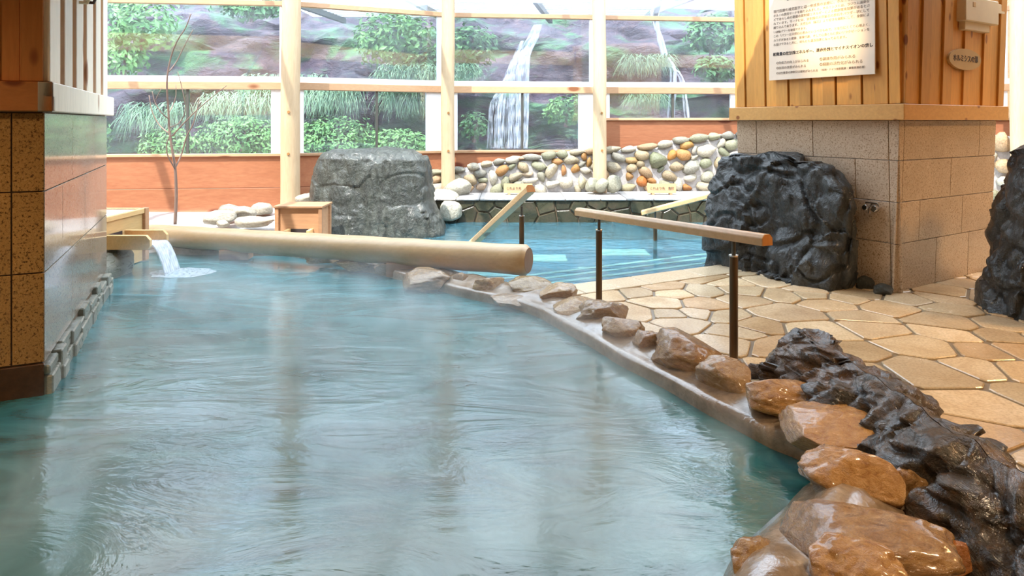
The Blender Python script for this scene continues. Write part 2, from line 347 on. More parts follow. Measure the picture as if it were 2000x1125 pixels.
# crazy paving
def clip(poly,p,n):
    out=[]
    for i in range(len(poly)):
        a,b=poly[i],poly[(i+1)%len(poly)]; da=(a-p).dot(n); db=(b-p).dot(n)
        if da<=0: out.append(a)
        if (da<0<db) or (db<0<da): out.append(a+(b-a)*(da/(da-db)))
    return out
rs=random.Random(21); seeds=[]
tries=0
while tries<9000 and len(seeds)<420:
    tries+=1; x=rs.uniform(0.1,7.0); y=rs.uniform(1.0,9.2); r=rs.choice((0.20,0.30,0.38,0.46))
    if all(math.hypot((x-s[0]),(y-s[1])*1.12)>min(r,s[2])*0.5+max(r,s[2])*0.5 for s in seeds): seeds.append((x,y,r))
strip=0.34
tint=[(1.0,0.97,0.9),(1.08,1.02,0.95),(0.96,0.90,0.80),(1.05,0.94,0.80),(0.90,0.86,0.80),(1.12,1.08,1.02),(0.98,0.84,0.70)]
for (x,y,r) in seeds:
    if kdist(x,y)<0.22 or x>6.9: continue
    c=Vector((x,y,0)); poly=[c+Vector(q) for q in ((-1,-1,0),(1,-1,0),(1,1,0),(-1,1,0))]
    for (x2,y2,r2) in seeds:
        d=Vector((x2-x,y2-y,0)); L=d.length
        if 0<L<1.7:
            w=0.5+0.16*(r-r2)/(r+r2); poly=clip(poly,c+d*w-d/L*0.009,d/L)
            if len(poly)<3: break
    if len(poly)<3: continue
    poly=clip(poly,CA-cn*(strip+0.012),cn)
    if len(poly)<3: continue
    ar=sum(poly[i].x*poly[(i+1)%len(poly)].y-poly[(i+1)%len(poly)].x*poly[i].y for i in range(len(poly)))/2
    if ar<0.008: continue
    cen=sum(poly,Vector())/len(poly)
    q=[]                                               # soften the corners
    n=len(poly)
    for i in range(n):
        a,b,d=poly[i-1],poly[i],poly[(i+1)%n]; q+= [b+(a-b)*0.10+(cen-b)*0.015,b+(d-b)*0.10+(cen-b)*0.015]
    h=rs.uniform(-0.002,0.003); n=len(q)
    vs_=[(p.x,p.y,-0.02) for p in q]+[(p.x,p.y,-0.004+h) for p in q]+[(*( (p+(cen-p).normalized()*0.008)[:2]),h+0.001) for p in q]
    fs=[(i,(i+1)%n,n+(i+1)%n,n+i) for i in range(n)]+[(n+i,n+(i+1)%n,2*n+(i+1)%n,2*n+i) for i in range(n)]+[tuple(range(2*n,3*n))]
    o=MB().add(vs_,fs).build('paving_stone',M['paving'],floor); o.color=(*rs.choice(tint),1)
# straight coping along the far pool
t0=-0.5
for L in (0.62,0.75,0.68,0.8,0.7,0.75):
    a=CA+cu*(t0+0.006); b=CA+cu*(t0+L-0.006)
    MB().prism([a-cn*strip,b-cn*strip,b,a],-0.03,0.004).build('coping_stone',M['coping'],floor,bevel=0.006,seg=1); t0+=L

# ceiling with beams over the near half, open skylight beyond, and the outer walls
CEIL=3.45; CEND=5.85
ceil=MB().box((-9,-4.2,CEIL),(9.6,CEND,CEIL+0.12)).build('ceiling',M['plaster']); tag(ceil,kind='structure')
for y in (-2.4,0.4,3.2):
    MB().box((-8.9,y-0.12,CEIL-0.24),(9.5,y+0.12,CEIL-0.005)).build('ceiling_beam',M['cedar_x'],ceil,bevel=0.01,seg=1)
MB().box((-9,CEND,CEIL+0.05),(9.6,CEND+0.16,4.75)).build('skylight_kerb',M['kerbdark'],ceil)
MB().box((-9,CEND+0.02,3.08),(9.6,CEND+0.24,3.44)).build('edge_beam',M['pine_x'],ceil,bevel=0.01,seg=1)
for x in (-6.6,-4.2,-1.8,0.6,3.0,5.4,7.8):
    MB().bar((x,CEND,4.65),(x,12.6,4.65),0.09,0.16).build('rafter',M['white'],ceil)
tag(MB().box((-9.1,-4.2,-0.9),(-9.0,13,4.7)).build('wall_left',M['wallwood']),kind='structure')
tag(MB().box((9.5,-4.2,-0.9),(9.6,13,4.7)).build('wall_right',M['wallwood']),kind='structure')
tag(MB().box((-9,-4.3,-0.9),(9.5,-4.2,CEIL)).build('wall_behind',M['wallwood']),kind='structure')

# ------------------------------------------------------------------ window wall
WP=[Vector((-9.0,9.95,0)),Vector((-3.50,10.62,0)),Vector((-1.13,11.72,0)),Vector((1.59,12.0,0)),Vector((4.35,12.3,0)),Vector((8.30,11.0,0)),Vector((9.5,10.6,0))]
Z_LO,Z_LO2=2.06,2.18; Z_UP,Z_UP2=3.39,3.47; Z_TOP=4.62
wall=empty('wall_far',(0,11,0),kind='structure')
SILL=[1.05,1.05,1.05,1.62,1.62,1.62]
for i in range(6):
    a,b=WP[i],WP[i+1]; u=(b-a).normalized(); n=Vector((-u.y,u.x,0)); L=(b-a).length; sill=SILL[i]   # n points outdoors
    win=empty('window_%d'%(i+1),(a+b)/2+Vector((0,0,sill)),kind='structure')
    def seg(name,s0,s1,z0,z1,d0,d1,mat,par,bev=0.0):
        return MB().obox(a+u*s0+n*d0+Vector((0,0,z0)),u*(s1-s0),n*(d1-d0),(0,0,z1-z0)).build(name,M[mat],par,bevel=bev,seg=1)
    seg('sill',0,L,sill-0.045,sill,-0.07,0.06,'beam',win,0.006)
    seg('crossbeam',0,L,Z_LO,Z_LO2,-0.06,0.06,'beam',win,0.008)
    seg('crossbeam_cap',0,L,Z_LO2,Z_LO2+0.09,-0.01,0.05,'white',win)
    seg('upper_beam',0,L,Z_UP,Z_UP2,-0.05,0.05,'beam',win,0.006)
    seg('head_beam',0,L,Z_TOP,Z_TOP+0.14,-0.07,0.07,'beam',win)
    jw=0.27 if i in (1,2) else 0.2
    seg('white_strip',L-0.13-jw,L-0.1,sill,Z_LO,-0.015,0.03,'white',win)  # narrow white upright strips at both ends of each bay
    seg('white_strip',0.1,0.17,sill,Z_LO,-0.015,0.03,'white',win)
    seg('white_strip',L-0.2,L-0.1,Z_LO2,Z_UP,-0.015,0.03,'white',win)
    mids={0:[3.95],1:[1.35],2:[1.32],3:[1.35],4:[2.0],5:[]}[i]
    for s in mids: seg('mullion',s-0.02,s+0.02,sill,Z_LO,-0.02,0.02,'darkmetal',win)
    cuts=[0.0]+mids+[L]
    for k in range(len(cuts)-1): seg('glass_pane',cuts[k]+0.03,cuts[k+1]-0.03,sill,Z_LO,-0.004,0.004,'glass',win)
    seg('glass_pane',0.03,L-0.03,Z_LO2+0.05,Z_UP,-0.004,0.004,'glass',win)
    seg('glass_pane',0.03,L-0.03,Z_UP2,Z_TOP,-0.004,0.004,'glass',win)
    # cedar planks below the sill
    zs=[sill-0.045]; st=0.5
    while zs[-1]>-0.05: zs.append(max(zs[-1]-st,-0.1)); st=0.48
    for k in range(len(zs)-1): seg('plank',0.01,L-0.01,zs[k+1]+0.004,zs[k],-0.03-0.006*(k%2),0.06,'plank',wall,0.005)
# peeled log posts
def log_post(x0,ybase,Y,zb,r,label,lean=0.0,ztop=4.75):
    b=P(x0,ybase,Y); b.z=zb
    e=empty('log_post',b,label,'post','peeled log posts along the window wall')
    rs=random.Random(x0); pts=[];rad=[]
    for k in range(26):
        t=k/25; z=zb+(ztop-zb)*t; pts.append((b.x+lean*t+0.006*math.sin(t*9+x0),b.y-0.02,z)); rad.append(r*(1.02-0.06*t+0.012*math.sin(t*23+x0)))
    tk=MB().tube(pts,rad,24).build('trunk',M['post'],e,smooth=True)
    for z in (1.06,1.70):
        if z>zb+0.2:
            MB().tube([(b.x+0.02+lean*(z-zb)/(ztop-zb),b.y-r*0.9-0.03,z),(b.x+0.02+lean*(z-zb)/(ztop-zb),b.y-r*1.0-0.03,z)],0.021,10).build('dowel_plug',M['log_end'],tk)
log_post(567,402,10.34,0.10,0.145,'thick pale log post rising behind the small wooden box',0.03)
log_post(875,355,11.32,0.327,0.115,'slim log post right of the big grey boulder')
log_post(1172,348,11.54,0.327,0.117,'log post with stones round its foot, next to the danger sign',-0.03)
log_post(1993,270,10.3,0.0,0.13,'log post at the far right behind the wood-clad pillar',-0.05)

# ------------------------------------------------------------------ far pool, bench and cobble wall
pool2=[C0.copy(),C1.copy(),Vector((4.6,10.75,0)),Vector((-1.7,10.75,0)),Vector((-2.4,9.2,0)),Vector((-1.9,7.75,0)),Vector((-0.4,6.75,0)),Vector((0.02,6.3,0))]
basin=MB(); basin.prism(pool2,-0.40,-0.34); bs=basin.build('far_pool_basin',M['tile']); tag(bs,kind='structure')
W[bs.name]=W[bs.name]
for k,(d0,d1,z) in enumerate(((0.0,0.42,-0.13),(0.42,0.82,-0.18),(0.82,1.22,-0.23),(1.22,1.62,-0.28))):
    a=CA+cn*d0-cu*0.3; b=CA+cu*3.6+cn*d0
    MB().prism([a,b,b+cn*(d1-d0),a+cn*(d1-d0)],-0.339,z).build('step',M['tile'],bs)
    MB().prism([a+cn*(d1-d0-0.08),b+cn*(d1-d0-0.08),b+cn*(d1-d0-0.01),a+cn*(d1-d0-0.01)],z,z+0.006).build('step_nosing',M['nosing'],bs)
for p in ((0.4,9.2),(1.6,9.6),(2.6,8.9),(-0.2,8.3),(1.2,8.4)):
    MB().box((p[0]-0.35,p[1]-0.2,-0.339),(p[0]+0.35,p[1]+0.2,-0.325)).build('pale_tile',M['nosing'],bs)
MB().prism([C0-cn*0.02,C1-cn*0.02,C1,C0],-0.339,-0.03).build('basin_wall',M['tile'],bs)
w2=MB().add([(p.x,p.y,WZ) for p in pool2],[tuple(range(len(pool2)))]).build('far_pool_water',M['water2'])
tag(w2,'clear blue water of the far pool behind the handrails','water',kind='stuff')

bench=empty('stone_bench',(1.4,11.2,0),'low stone bench with pale top along the far pool edge','bench')
bp=[Vector((-1.75,10.7,0)),Vector((4.6,10.7,0)),Vector((4.6,11.94,0)),Vector((-1.1,11.46,0)),Vector((-1.75,11.25,0))]
MB().prism(bp,-0.9,0.29).build('bench_core',M['grout_dark'],bench)
rs=random.Random(4); x=-1.85
while x<4.6:
    w=rs.uniform(0.35,0.75); MB().prism([Vector((x+0.004,10.64,0)),Vector((x+w-0.004,10.64,0)),Vector((x+w-0.004,11.57+0.085*x,0)),Vector((x+0.004,11.57+0.085*x,0))],0.292,0.325+rs.uniform(-0.004,0.004)).build('bench_slab',M['mortar'],bench,bevel=0.008,seg=1); x+=w
sd=[]
for k in range(900):
    p=Vector((rs.uniform(-1.75,4.6),rs.uniform(-0.06,0.29),0))
    if all((p-q).length>0.21 for q in sd): sd.append(p)
for p in sd:
    poly=[Vector((-1.8,-0.12,0)),Vector((4.6,-0.12,0)),Vector((4.6,0.285,0)),Vector((-1.8,0.285,0))]
    poly=[Vector((max(p.x-0.6,-1.75),-0.12,0)),Vector((min(p.x+0.6,4.6),-0.12,0)),Vector((min(p.x+0.6,4.6),0.285,0)),Vector((max(p.x-0.6,-1.75),0.285,0))]
    for q in sd:
        d=q-p; L=d.length
        if 0<L<1.0: poly=clip(poly,p+d/2-d/L*0.009,d/L)
    if len(poly)<3: continue
    dd=rs.uniform(0.02,0.05); n=len(poly); cen=sum(poly,Vector())/n
    vs_=[(q.x,10.72,q.y) for q in poly]+[(q.x,10.70-dd*0.6,q.y) for q in poly]+[((q+(cen-q)*0.12).x,10.70-dd,(q+(cen-q)*0.12).y) for q in poly]
    MB().add(vs_,[(i,(i+1)%n,n+(i+1)%n,n+i) for i in range(n)]+[(n+i,n+(i+1)%n,2*n+(i+1)%n,2*n+i) for i in range(n)]+[tuple(range(2*n,3*n))]).build('cladding_stone',M['clad'],bench)

# cobble wall
cw=empty('cobble_wall',(1.6,11.7,0.3),'low wall of round cobbles set in mortar behind the bench','wall')
def cw_top(x):                                         # wall top height from photo silhouette
    pts=[(-1.6,0.66),(-1.1,0.72),(-0.3,0.86),(0.4,0.96),(1.3,1.05),(2.0,1.08),(2.6,1.15),(3.1,1.26),(4.2,1.36),(9.5,1.3)]
    for (a,b),(c,d) in zip(pts,pts[1:]):
        if a<=x<=c: return b+(d-b)*(x-a)/(c-a)
    return pts[-1][1]
def cw_y(x): return 11.50+0.085*(x+1.1) if x<4.4 else 11.97-0.36*(x-4.4)
xs=[-1.5+0.14*k for k in range(79)]
mm=MB(); n=0; prof=((0.0,-0.0),(0.55,-0.01),(0.9,0.0),(1.0,0.06))
for x in xs:
    t=cw_top(x); y=cw_y(x); j=0.02*math.sin(x*9)
    mm.v+= [Vector((x,y+d,t*f+(j if f>0.8 else 0))) for f,d in prof]+[Vector((x,y+0.12,t+j)),Vector((x,y+0.12,0.0))]
for i in range(len(xs)-1):
    for k in range(6): mm.f.append((i*6+k,(i+1)*6+k,(i+1)*6+(k+1)%6,i*6+(k+1)%6))
mm.f+= [tuple(range(6)),tuple(range((len(xs)-1)*6,len(xs)*6))]
mm.build('mortar',M['mortar'],cw,smooth=False)
cob=[rock_mesh('cobble_%d'%k,40+k,2,2.5,0.22,1.2,cuts=3) for k in range(9)]
for m in cob: m.materials.append(M['cobble'])
cc=[(0.95,0.93,0.85),(0.62,0.66,0.50),(0.50,0.56,0.42),(0.80,0.74,0.60),(0.95,0.52,0.20),(0.72,0.60,0.42),(1,1,0.96),(0.56,0.58,0.56),(0.85,0.62,0.40),(0.66,0.68,0.60)]
pl=[]
def add_cob(x,z,w,h,rot,c=None):
    pl.append((x,z,w,h)); k=rs.randrange(9)
    put('cobble',cob[k],M['cobble'],(x,cw_y(x)-0.005,z),(w/2,min(w,h)*0.42+0.02,h/2),(rs.uniform(-.2,.2),rot,rs.uniform(-.2,.2)),cw,c or rs.choice(cc))
def pc(px,py): 
    Y=11.6
    for _ in range(4): X=(px-1000)/F*Y; Y=cw_y(X)
    return X,CZ-(py-HZ)/F*Y
for px,py,w,h,rot,c in ((1284,312,38,34,0,(0.40,0.46,0.32)),(1312,303,18,24,0.3,(0.95,0.48,0.12)),(1340,284,30,18,0,(0.9,0.52,0.16)),(1254,354,24,22,0,(1.0,0.36,0.08)),(1232,313,28,13,0,(0.8,0.55,0.25)),
    (1229,344,17,18,0,(0.85,0.5,0.2)),(1271,352,24,12,0.4,(0.9,0.45,0.15)),(1341,366,22,14,0.2,(0.95,0.42,0.12)),(1101,333,11,25,0,(0.95,0.5,0.22)),(1123,330,17,21,0.3,(0.95,0.52,0.18)),(1150,318,11,22,0.2,(0.9,0.55,0.2)),(1012,309,24,9,0,(0.95,0.7,0.5)),(1226,366,34,16,0,(0.72,0.66,0.45)),(1137,355,18,28,0,(0.95,0.95,0.75)),(940,364,22,16,0,(0.95,0.75,0.6)),(1030,340,27,10,0,(0.95,0.8,0.66)),(1035,353,38,13,0,(1,1,0.95))):
    X,Z=pc(px,py); add_cob(X,Z,w*11.7/F,h*11.7/F,rot,c)
x=-1.45
while x<4.6:                                           # capping stones
    w=rs.uniform(0.22,0.38); add_cob(x+w/2,cw_top(x+w/2)-0.015,w,rs.uniform(0.11,0.16),-0.08+rs.uniform(-.1,.1),rs.choice(cc[:4]+cc[6:])); x+=w*0.97
for big in (0.32,0.25,0.19):
    for k in range(5000):
        x=rs.uniform(-1.4,4.5) if k%6 else rs.uniform(6.3,9.2); t=cw_top(x); z=rs.uniform(0.36,t-0.08); w=big*rs.uniform(0.8,1.15); h=w*rs.uniform(0.5,0.85)
        if rs.random()<0.3: w,h=h,w
        if all(abs(x-a)/((w+c)/2)>0 and math.hypot((x-a)/((w+c)/2),(z-b)/((h+d)/2))>0.87 for a,b,c,d in pl): add_cob(x,z,w,h,rs.uniform(-.7,.7))
        if len(pl)>=299: break
print('COBBLES',len(pl))

# rocks round the post feet, left rock bed
big_r=[rock_mesh('bed_rock_%d'%k,70+k,3,2.5,0.2,1.1,cuts=4) for k in range(6)]
def bed_rock(px,py,Y,w,h,label,c=(0.95,0.93,0.86),grp='pale rocks at the foot of the window wall',k=None,zoff=0):
    p=P(px,py,Y); k=rs.randrange(6) if k is None else k
    o=put('bed_rock',big_r[k],M['cobble'],(p.x,p.y,p.z+zoff),(w*Y/F/2,w*Y/F*0.42,h*Y/F/2),(0,0,rs.uniform(-.5,.5)),None,c)
    return tag(o,label,'rock',grp)
def bed_z(x,y):
    return 0.06+0.10*max(0,min(1,(y-8.4)/1.6))+0.16*max(0,min(1,(x+4.2)/1.6))*max(0,min(1,(y-8.8)/0.8))+0.03*noise.noise(Vector((x*1.5,y*1.5,3)))
mm=MB(); nx,ny=30,16
for j in range(ny):
    for i in range(nx):
        x=-7.2+i*(6.0/(nx-1)); y=8.12+j*(2.55/(ny-1))+max(0,(x+3.3))*0.42; y=max(y,8.12+min(1,max(0,(x+2.75))/0.35)*1.9) if x>-2.75 else y; y=min(y,(9.95+(x+9)*0.1218 if x<-3.5 else 10.62+(x+3.5)*0.464)-0.07); mm.v.append(Vector((x,y,bed_z(x,y) if 0<j else -0.4)))
for j in range(ny-1):
    for i in range(nx-1): a=j*nx+i; mm.f.append((a,a+1,a+nx+1,a+nx))
rb=mm.build('rock_bed',M['mortar'],None,smooth=True); tag(rb,'pale mortar bed sloping up behind the lying log','rock bed')
for a in ((425,424,8.9,66,26,'low pale rock in the bed just right of the sapling'),(452,412,9.3,44,30,'round white rock topping the bed pile'),(478,417,9.2,44,28,'pale rock with a chipped edge in the middle of the bed'),
          (497,432,8.8,70,22,'long flat white rock beside the small wooden box'),(435,437,8.7,26,14,'smallest white pebble of the bed, above the log'),(512,408,9.6,46,24,'white rock tucked left of the thick post'),(600,388,10.0,40,22,'pale rock between thick post and big boulder')):
    bed_rock(*a)
for a in ((895,368,11.2,56,40,'white rock at the foot of the slim log post'),(868,392,10.9,60,46,'bright rock between big boulder and bench'),(880,412,10.6,44,40,'light grey rock at the left end of the bench'),
          (1155,360,11.3,28,26,'rough grey-green rock left of the foot of the middle post'),(1176,362,11.25,28,28,'grey rock in front of the foot of the middle post'),(1197,359,11.3,30,34,'cream rock right of the foot of the middle post')):
    bed_rock(*a,c=(0.9,0.92,0.86) if a[0]<1000 else (0.72,0.76,0.66))

# ------------------------------------------------------------------ the big boulders
def facet(q,amp):
    ds,pts=noise.voronoi(q); c=pts[0]; e=c*5.3; dv=0.8*Vector((noise.noise(e+Vector((3.1,7.7,1.3))),noise.noise(e+Vector((13.4,2.2,8.9))),noise.noise(e+Vector((6.7,19.1,4.4)))))
    return amp*(dv.dot(q-c)*1.6+0.5*noise.noise(c*3.7))
def boulder(name, base, u, v, rings, mat, label, seed, rough=0.05, expo=3.2, tilt=0.0, nseg=170, cracks=0.05, freq=1.6, fine=0.4, long=False):
    """rings: (z, left, right, front, back) measured along u and v from base"""
    base=Vector(base); u=Vector(u).normalized(); v=Vector(v).normalized(); nz=110; z0=rings[0][0]; z1=rings[-1][0]
    def lerp(z):
        for a,b in zip(rings,rings[1:]):
            if a[0]<=z<=b[0]:
                t=(z-a[0])/(b[0]-a[0]) if b[0]>a[0] else 0; t=t*t*(3-2*t)*0.5+t*0.5
                return [a[i]+(b[i]-a[i])*t for i in range(1,5)]
        return rings[-1][1:]
    mm=MB(); off=Vector((seed*1.7,seed*2.9,seed*0.6))
    for j in range(nz+1):
        z=z0+(z1-z0)*j/nz; l,r,f,b=lerp(z); cx,cy=(l+r)/2,(f+b)/2; rx,ry=(r-l)/2,(b-f)/2
        ang=[2*math.pi*i/720 for i in range(721)]; cum=[0.0]; pv=None
        for a in ang:
            c,s=math.cos(a),math.sin(a); k=(abs(c)**expo+abs(s)**expo)**(-1/expo); q2=(c*k*max(rx,.05),s*k*max(ry,.05))
            if pv: cum.append(cum[-1]+math.hypot(q2[0]-pv[0],q2[1]-pv[1]))
            pv=q2
        ai=0
        for i in range(nseg):
            tl_=cum[-1]*i/nseg
            while cum[ai+1]<tl_: ai+=1
            a=ang[ai]+(ang[ai+1]-ang[ai])*(tl_-cum[ai])/(cum[ai+1]-cum[ai]); c,s=math.cos(a),math.sin(a); k=(abs(c)**expo+abs(s)**expo)**(-1/expo)
            d=u*(c*k*rx)+v*(s*k*ry); p=base+u*cx+v*cy+d+Vector((0,0,z-base.z+tilt*(cx+c*k*rx)))
            q=p*freq+off
            dis=rough*0.7*noise.fractal(q,0.9,2.1,5)+facet(Vector((q.x*1.3,q.y*1.3,q.z*0.7)),rough*1.5)+facet(Vector((q.x*3.0+q.z*0.8,q.y*3.0,q.z*1.5)),rough*fine)+rough*0.22*fine*(1-2.2*abs(noise.noise(Vector((q.x*3.1,q.y*3.1,q.z*1.5)))))+rough*0.12*(1-2.2*abs(noise.noise(Vector((q.x*7.5+q.z*2,q.y*7.5,q.z*4)))))-cracks*max(0,0.22-abs(noise.noise(Vector((q.x*1.1,q.y*1.1,q.z*0.45)))))/0.22-cracks*0.5*max(0,0.12-abs(noise.noise(q*1.9+Vector((9,2,5)))))/0.12
            nrm=(u*(c/max(rx,.05))+v*(s/max(ry,.05))).normalized()
            mm.v.append(p+nrm*dis+Vector((0,0,dis*0.4*(j/nz))))
    for j in range(nz):
        for i in range(nseg): mm.f.append((j*nseg+i,j*nseg+(i+1)%nseg,(j+1)*nseg+(i+1)%nseg,(j+1)*nseg+i))
    top=nz*nseg; cen=sum((mm.v[top+i] for i in range(nseg)),Vector())/nseg
    prev=top
    def spine(p): return cen+u*((p-cen).dot(u)*0.85) if long else cen
    for f in (0.85,0.7,0.55,0.4,0.25,0.12,0.02):
        st=len(mm.v)
        for i in range(nseg):
            p=mm.v[top+i].lerp(spine(mm.v[top+i]),1-f); p.z+=0.03*(1-f)+0.04*noise.fractal(p*freq*1.5+off,1,2,4); mm.v.append(p)
        for i in range(nseg): mm.f.append((prev+i,prev+(i+1)%nseg,st+(i+1)%nseg,st+i))
        prev=st
    if not long:
        mm.v.append(cen+Vector((0,0,0.03))); last=len(mm.v)-1
        for i in range(nseg): mm.f.append((prev+i,prev+(i+1)%nseg,last))
    o=mm.build(name,mat,None,smooth=True); return tag(o,label,'boulder')
Y=9.75; k=Y/F
def rx(px): return (px-1000)*k
boulder('boulder',(0,Y,-0.1),(1,0,0),(0,1,0),[(-0.35,rx(600),rx(872),-0.6,0.62),(-0.06,rx(610),rx(872),-0.6,0.62),(0.12,rx(612),rx(866),-0.58,0.6),(0.45,rx(613),rx(851),-0.52,0.58),(0.75,rx(616),rx(843),-0.45,0.55),(0.97,rx(624),rx(835),-0.40,0.5),(1.05,rx(632),rx(826),-0.34,0.45),(1.10,rx(650),rx(812),-0.25,0.38)],M['rock_green'],'big grey-green boulder with a flat top behind the lying log',3,0.055,3.4,-0.02,fine=0.12,cracks=0.03,freq=1.3)
fd=Vector((-0.524,0.852,0)); fn=Vector((-0.852,-0.524,0))   # along the pillar face, and out of it
bb=Vector((3.06,6.07,0)); 
boulder('boulder',bb,fd,-fn,[(-0.2,0.04,1.66,-0.10,0.31),(0.0,0.04,1.66,-0.10,0.31),(0.3,0.02,1.66,-0.10,0.31),(0.55,-0.03,1.68,-0.09,0.31),(0.75,-0.03,1.66,-0.07,0.30),(0.95,0.05,1.60,-0.04,0.29),(1.08,0.24,1.58,-0.01,0.28),(1.15,0.40,1.55,0.03,0.26),(1.19,0.62,1.48,0.07,0.24)],M['rock'],'large black wet boulder leaning on the granite pillar by the tap',11,0.08,3.6,0.0,cracks=0.09,fine=0.75,nseg=240)
Y=5.15; k=Y/F
boulder('boulder',(0.36,Y,0),(1,0,0),(0,1,0),[(-0.1,rx(1912),rx(2330),-0.3,0.8),(0.05,rx(1908),rx(2330),-0.32,0.8),(0.35,rx(1904),rx(2330),-0.3,0.8),(0.55,rx(1916),rx(2310),-0.28,0.75),(0.8,rx(1930),rx(2300),-0.25,0.7),(1.0,rx(1938),rx(2290),-0.2,0.65),(1.25,rx(1962),rx(2260),-0.1,0.6),(1.42,rx(1992),rx(2220),0.0,0.5),(1.55,rx(2050),rx(2180),0.1,0.4)],M['rock'],'tall black glossy boulder cut off by the right edge',17,0.09,2.8,0.0,cracks=0.08,fine=0.7,nseg=240)
ax=Vector((0.01,-1,0)).normalized(); sx=Vector((1,0.01,0)).normalized()
boulder('boulder',(1.72,4.30,0),ax,sx,[(-0.15,-0.02,2.8,-0.30,0.34),(0.0,-0.02,2.8,-0.29,0.36),(0.10,0.0,2.8,-0.25,0.33),(0.20,0.06,2.7,-0.20,0.27),(0.28,0.16,2.6,-0.13,0.20),(0.33,0.28,2.4,-0.06,0.12)],M['rock_brown'],'long low brown-black rock lying beside the kerb stones in front',23,0.065,2.6,-0.035,cracks=0.06,freq=2.4,nseg=300,fine=0.7,long=True)

# ------------------------------------------------------------------ near pool: water, kerb, kerb stones
wp=[Vector((p.x,p.y,0))+Vector((-ktan(i).y,ktan(i).x,0))*0.12 for i,p in enumerate(KP)][::4]+[Vector((-9,1.0,0)),Vector((-9,4.5,0)),Vector((-4.6,6.5,0)),Vector((-4.6,8.1,0))]
w1=MB().add([(p.x,p.y,WZ) for p in wp],[tuple(range(len(wp)))]).build('near_pool_water',M['water1']); tag(w1,'steaming turquoise water of the near pool','water',kind='stuff')
kerb=empty('pool_kerb',(0.5,5.5,-0.06),'curved cement kerb with river stones set along the near pool','kerb')
prof=[(0.0,-0.55),(0.0,-0.03),(0.0,0.004),(0.012,0.024),(0.05,0.028),(0.10,0.036),(0.15,0.05),(0.20,0.066),(0.26,0.072),(0.32,0.062),(0.38,0.035),(0.44,-0.02),(0.48,-0.5)]
mm=MB(); m_=len(prof); N=len(KP)
for i,p in enumerate(KP):
    t=ktan(i); nr=Vector((-t.y,t.x,0)); near=max(0,min(1,(3.4-p.y)/1.0))*(1 if p.y>1.5 else 0.4)
    far=max(0,min(1,(p.y-6.4)/0.8))
    for (o,z) in prof:
        w=noise.noise(Vector((p.x*3.6,p.y*3.6,o*5)))*(0.004 if o<0.06 else 0.014); zz=z
        if z>-0.02 : zz=z+near*0.11*min(1,(o+0.03)/0.15)+w*(2+near*2)-far*0.015*(o>0.05)
        j=noise.noise(Vector((p.x*5,p.y*5,7)))*0.010
        mm.v.append(p+nr*(o*(1-0.1*far)+(j if o<0.05 else 0))+Vector((0,0,zz)))
for i in range(N-1):
    for k in range(m_-1): mm.f.append((i*m_+k,(i+1)*m_+k,(i+1)*m_+k+1,i*m_+k+1))
mm.build('cement_kerb',M['kerb'],kerb,smooth=True)
O1=(1.0,0.92,0.78);O2=(0.95,0.80,0.62);O3=(1.15,1.12,1.05);O4=(0.7,0.64,0.54);O5=(1.15,0.95,0.70);O6=(1.3,0.75,0.4);O7=(0.85,0.85,0.62)
KS=[(903,548,36,28,.03,0,O4),(957,558,60,42,.04,0.2,O3),(1033,562,86,38,.045,0.1,O7),(1092,579,72,46,.045,-.3,O3),(1122,602,88,38,.04,0.1,O3),(1180,616,94,50,.055,0.1,O1),(1214,644,78,54,.06,-.5,O3),(1262,672,64,50,.055,-.4,O2),(1350,694,144,76,.07,-.5,O2),(1420,740,104,72,.07,-.6,O1),(1527,780,150,70,.09,-.4,O5),
    (1640,840,232,52,.13,-.1,O5),(1668,932,176,100,.14,-.3,O5),(1775,965,84,100,.09,0,O2),(1680,1056,300,104,.16,-.15,O2),(1478,1112,120,90,.08,.2,O1),(1668,1124,180,110,.16,-.3,O5),(1855,1088,90,70,.08,0,O6),(1745,870,70,50,.11,0,O1),
    (835,545,92,38,.03,0,O4),(750,525,40,22,.02,0,O4),(690,516,60,20,.02,0,O3),(630,506,60,18,.02,0,O3),(1000,584,86,16,.0,-.2,O4)]
for k,(px,py,w,h,z,rz,c) in enumerate(KS):
    p=G(px,py,z); s=p.y/F
    m=rock_mesh('kerb_stone',100+k*3,5,2.6,0.20,1.3,cuts=6,ridge=0.05); m.materials.append(M['kerb_stone'])
    put('kerb_stone',m,M['kerb_stone'],p,(w*s*0.55,w*s*0.42,max(0.045,h*s*0.52)),(rs.uniform(-.12,.12),rs.uniform(-.12,.12),rz),kerb,c)

# steam drifting over the near pool
def steam_mat():
    t=NT('steam'); t.n.remove(t.b); vsn=t.node('ShaderNodeVolumePrincipled')
    vsn.inputs['Color'].default_value=(0.90,0.96,1,1)
    v=t.coord((1,1.2,0.8),False,True); n=t.noise(v,1.5,4,0.6,1.0)
    g=t.node('ShaderNodeNewGeometry'); sx_=t.node('ShaderNodeSeparateXYZ'); t.l.new(g.outputs['Position'],sx_.inputs[0])
    h=t.maprange(sx_.outputs[2],-0.05,0.5,1.0,0.0); mu=t.node('ShaderNodeMath',operation='MULTIPLY'); t.l.new(t.maprange(n,0.42,0.72,0.03,1.5),mu.inputs[0]); t.l.new(h,mu.inputs[1])
    t.l.new(mu.outputs[0],vsn.inputs['Density']); t.l.new(vsn.outputs[0],t.out.inputs['Volume']); return t.m
M['steam']=steam_mat()
st=MB().prism([Vector((-1.75,2.0,0)),Vector((0.3,1.9,0)),Vector((1.1,3.0,0)),Vector((0.5,4.7,0)),Vector((-0.3,5.7,0)),Vector((-3.6,6.9,0)),Vector((-3.6,6.2,0)),Vector((-2.5,3.8,0))],WZ+0.01,0.5).build('steam',M['steam']); tag(st,'white steam drifting low over the near pool','steam',kind='stuff')

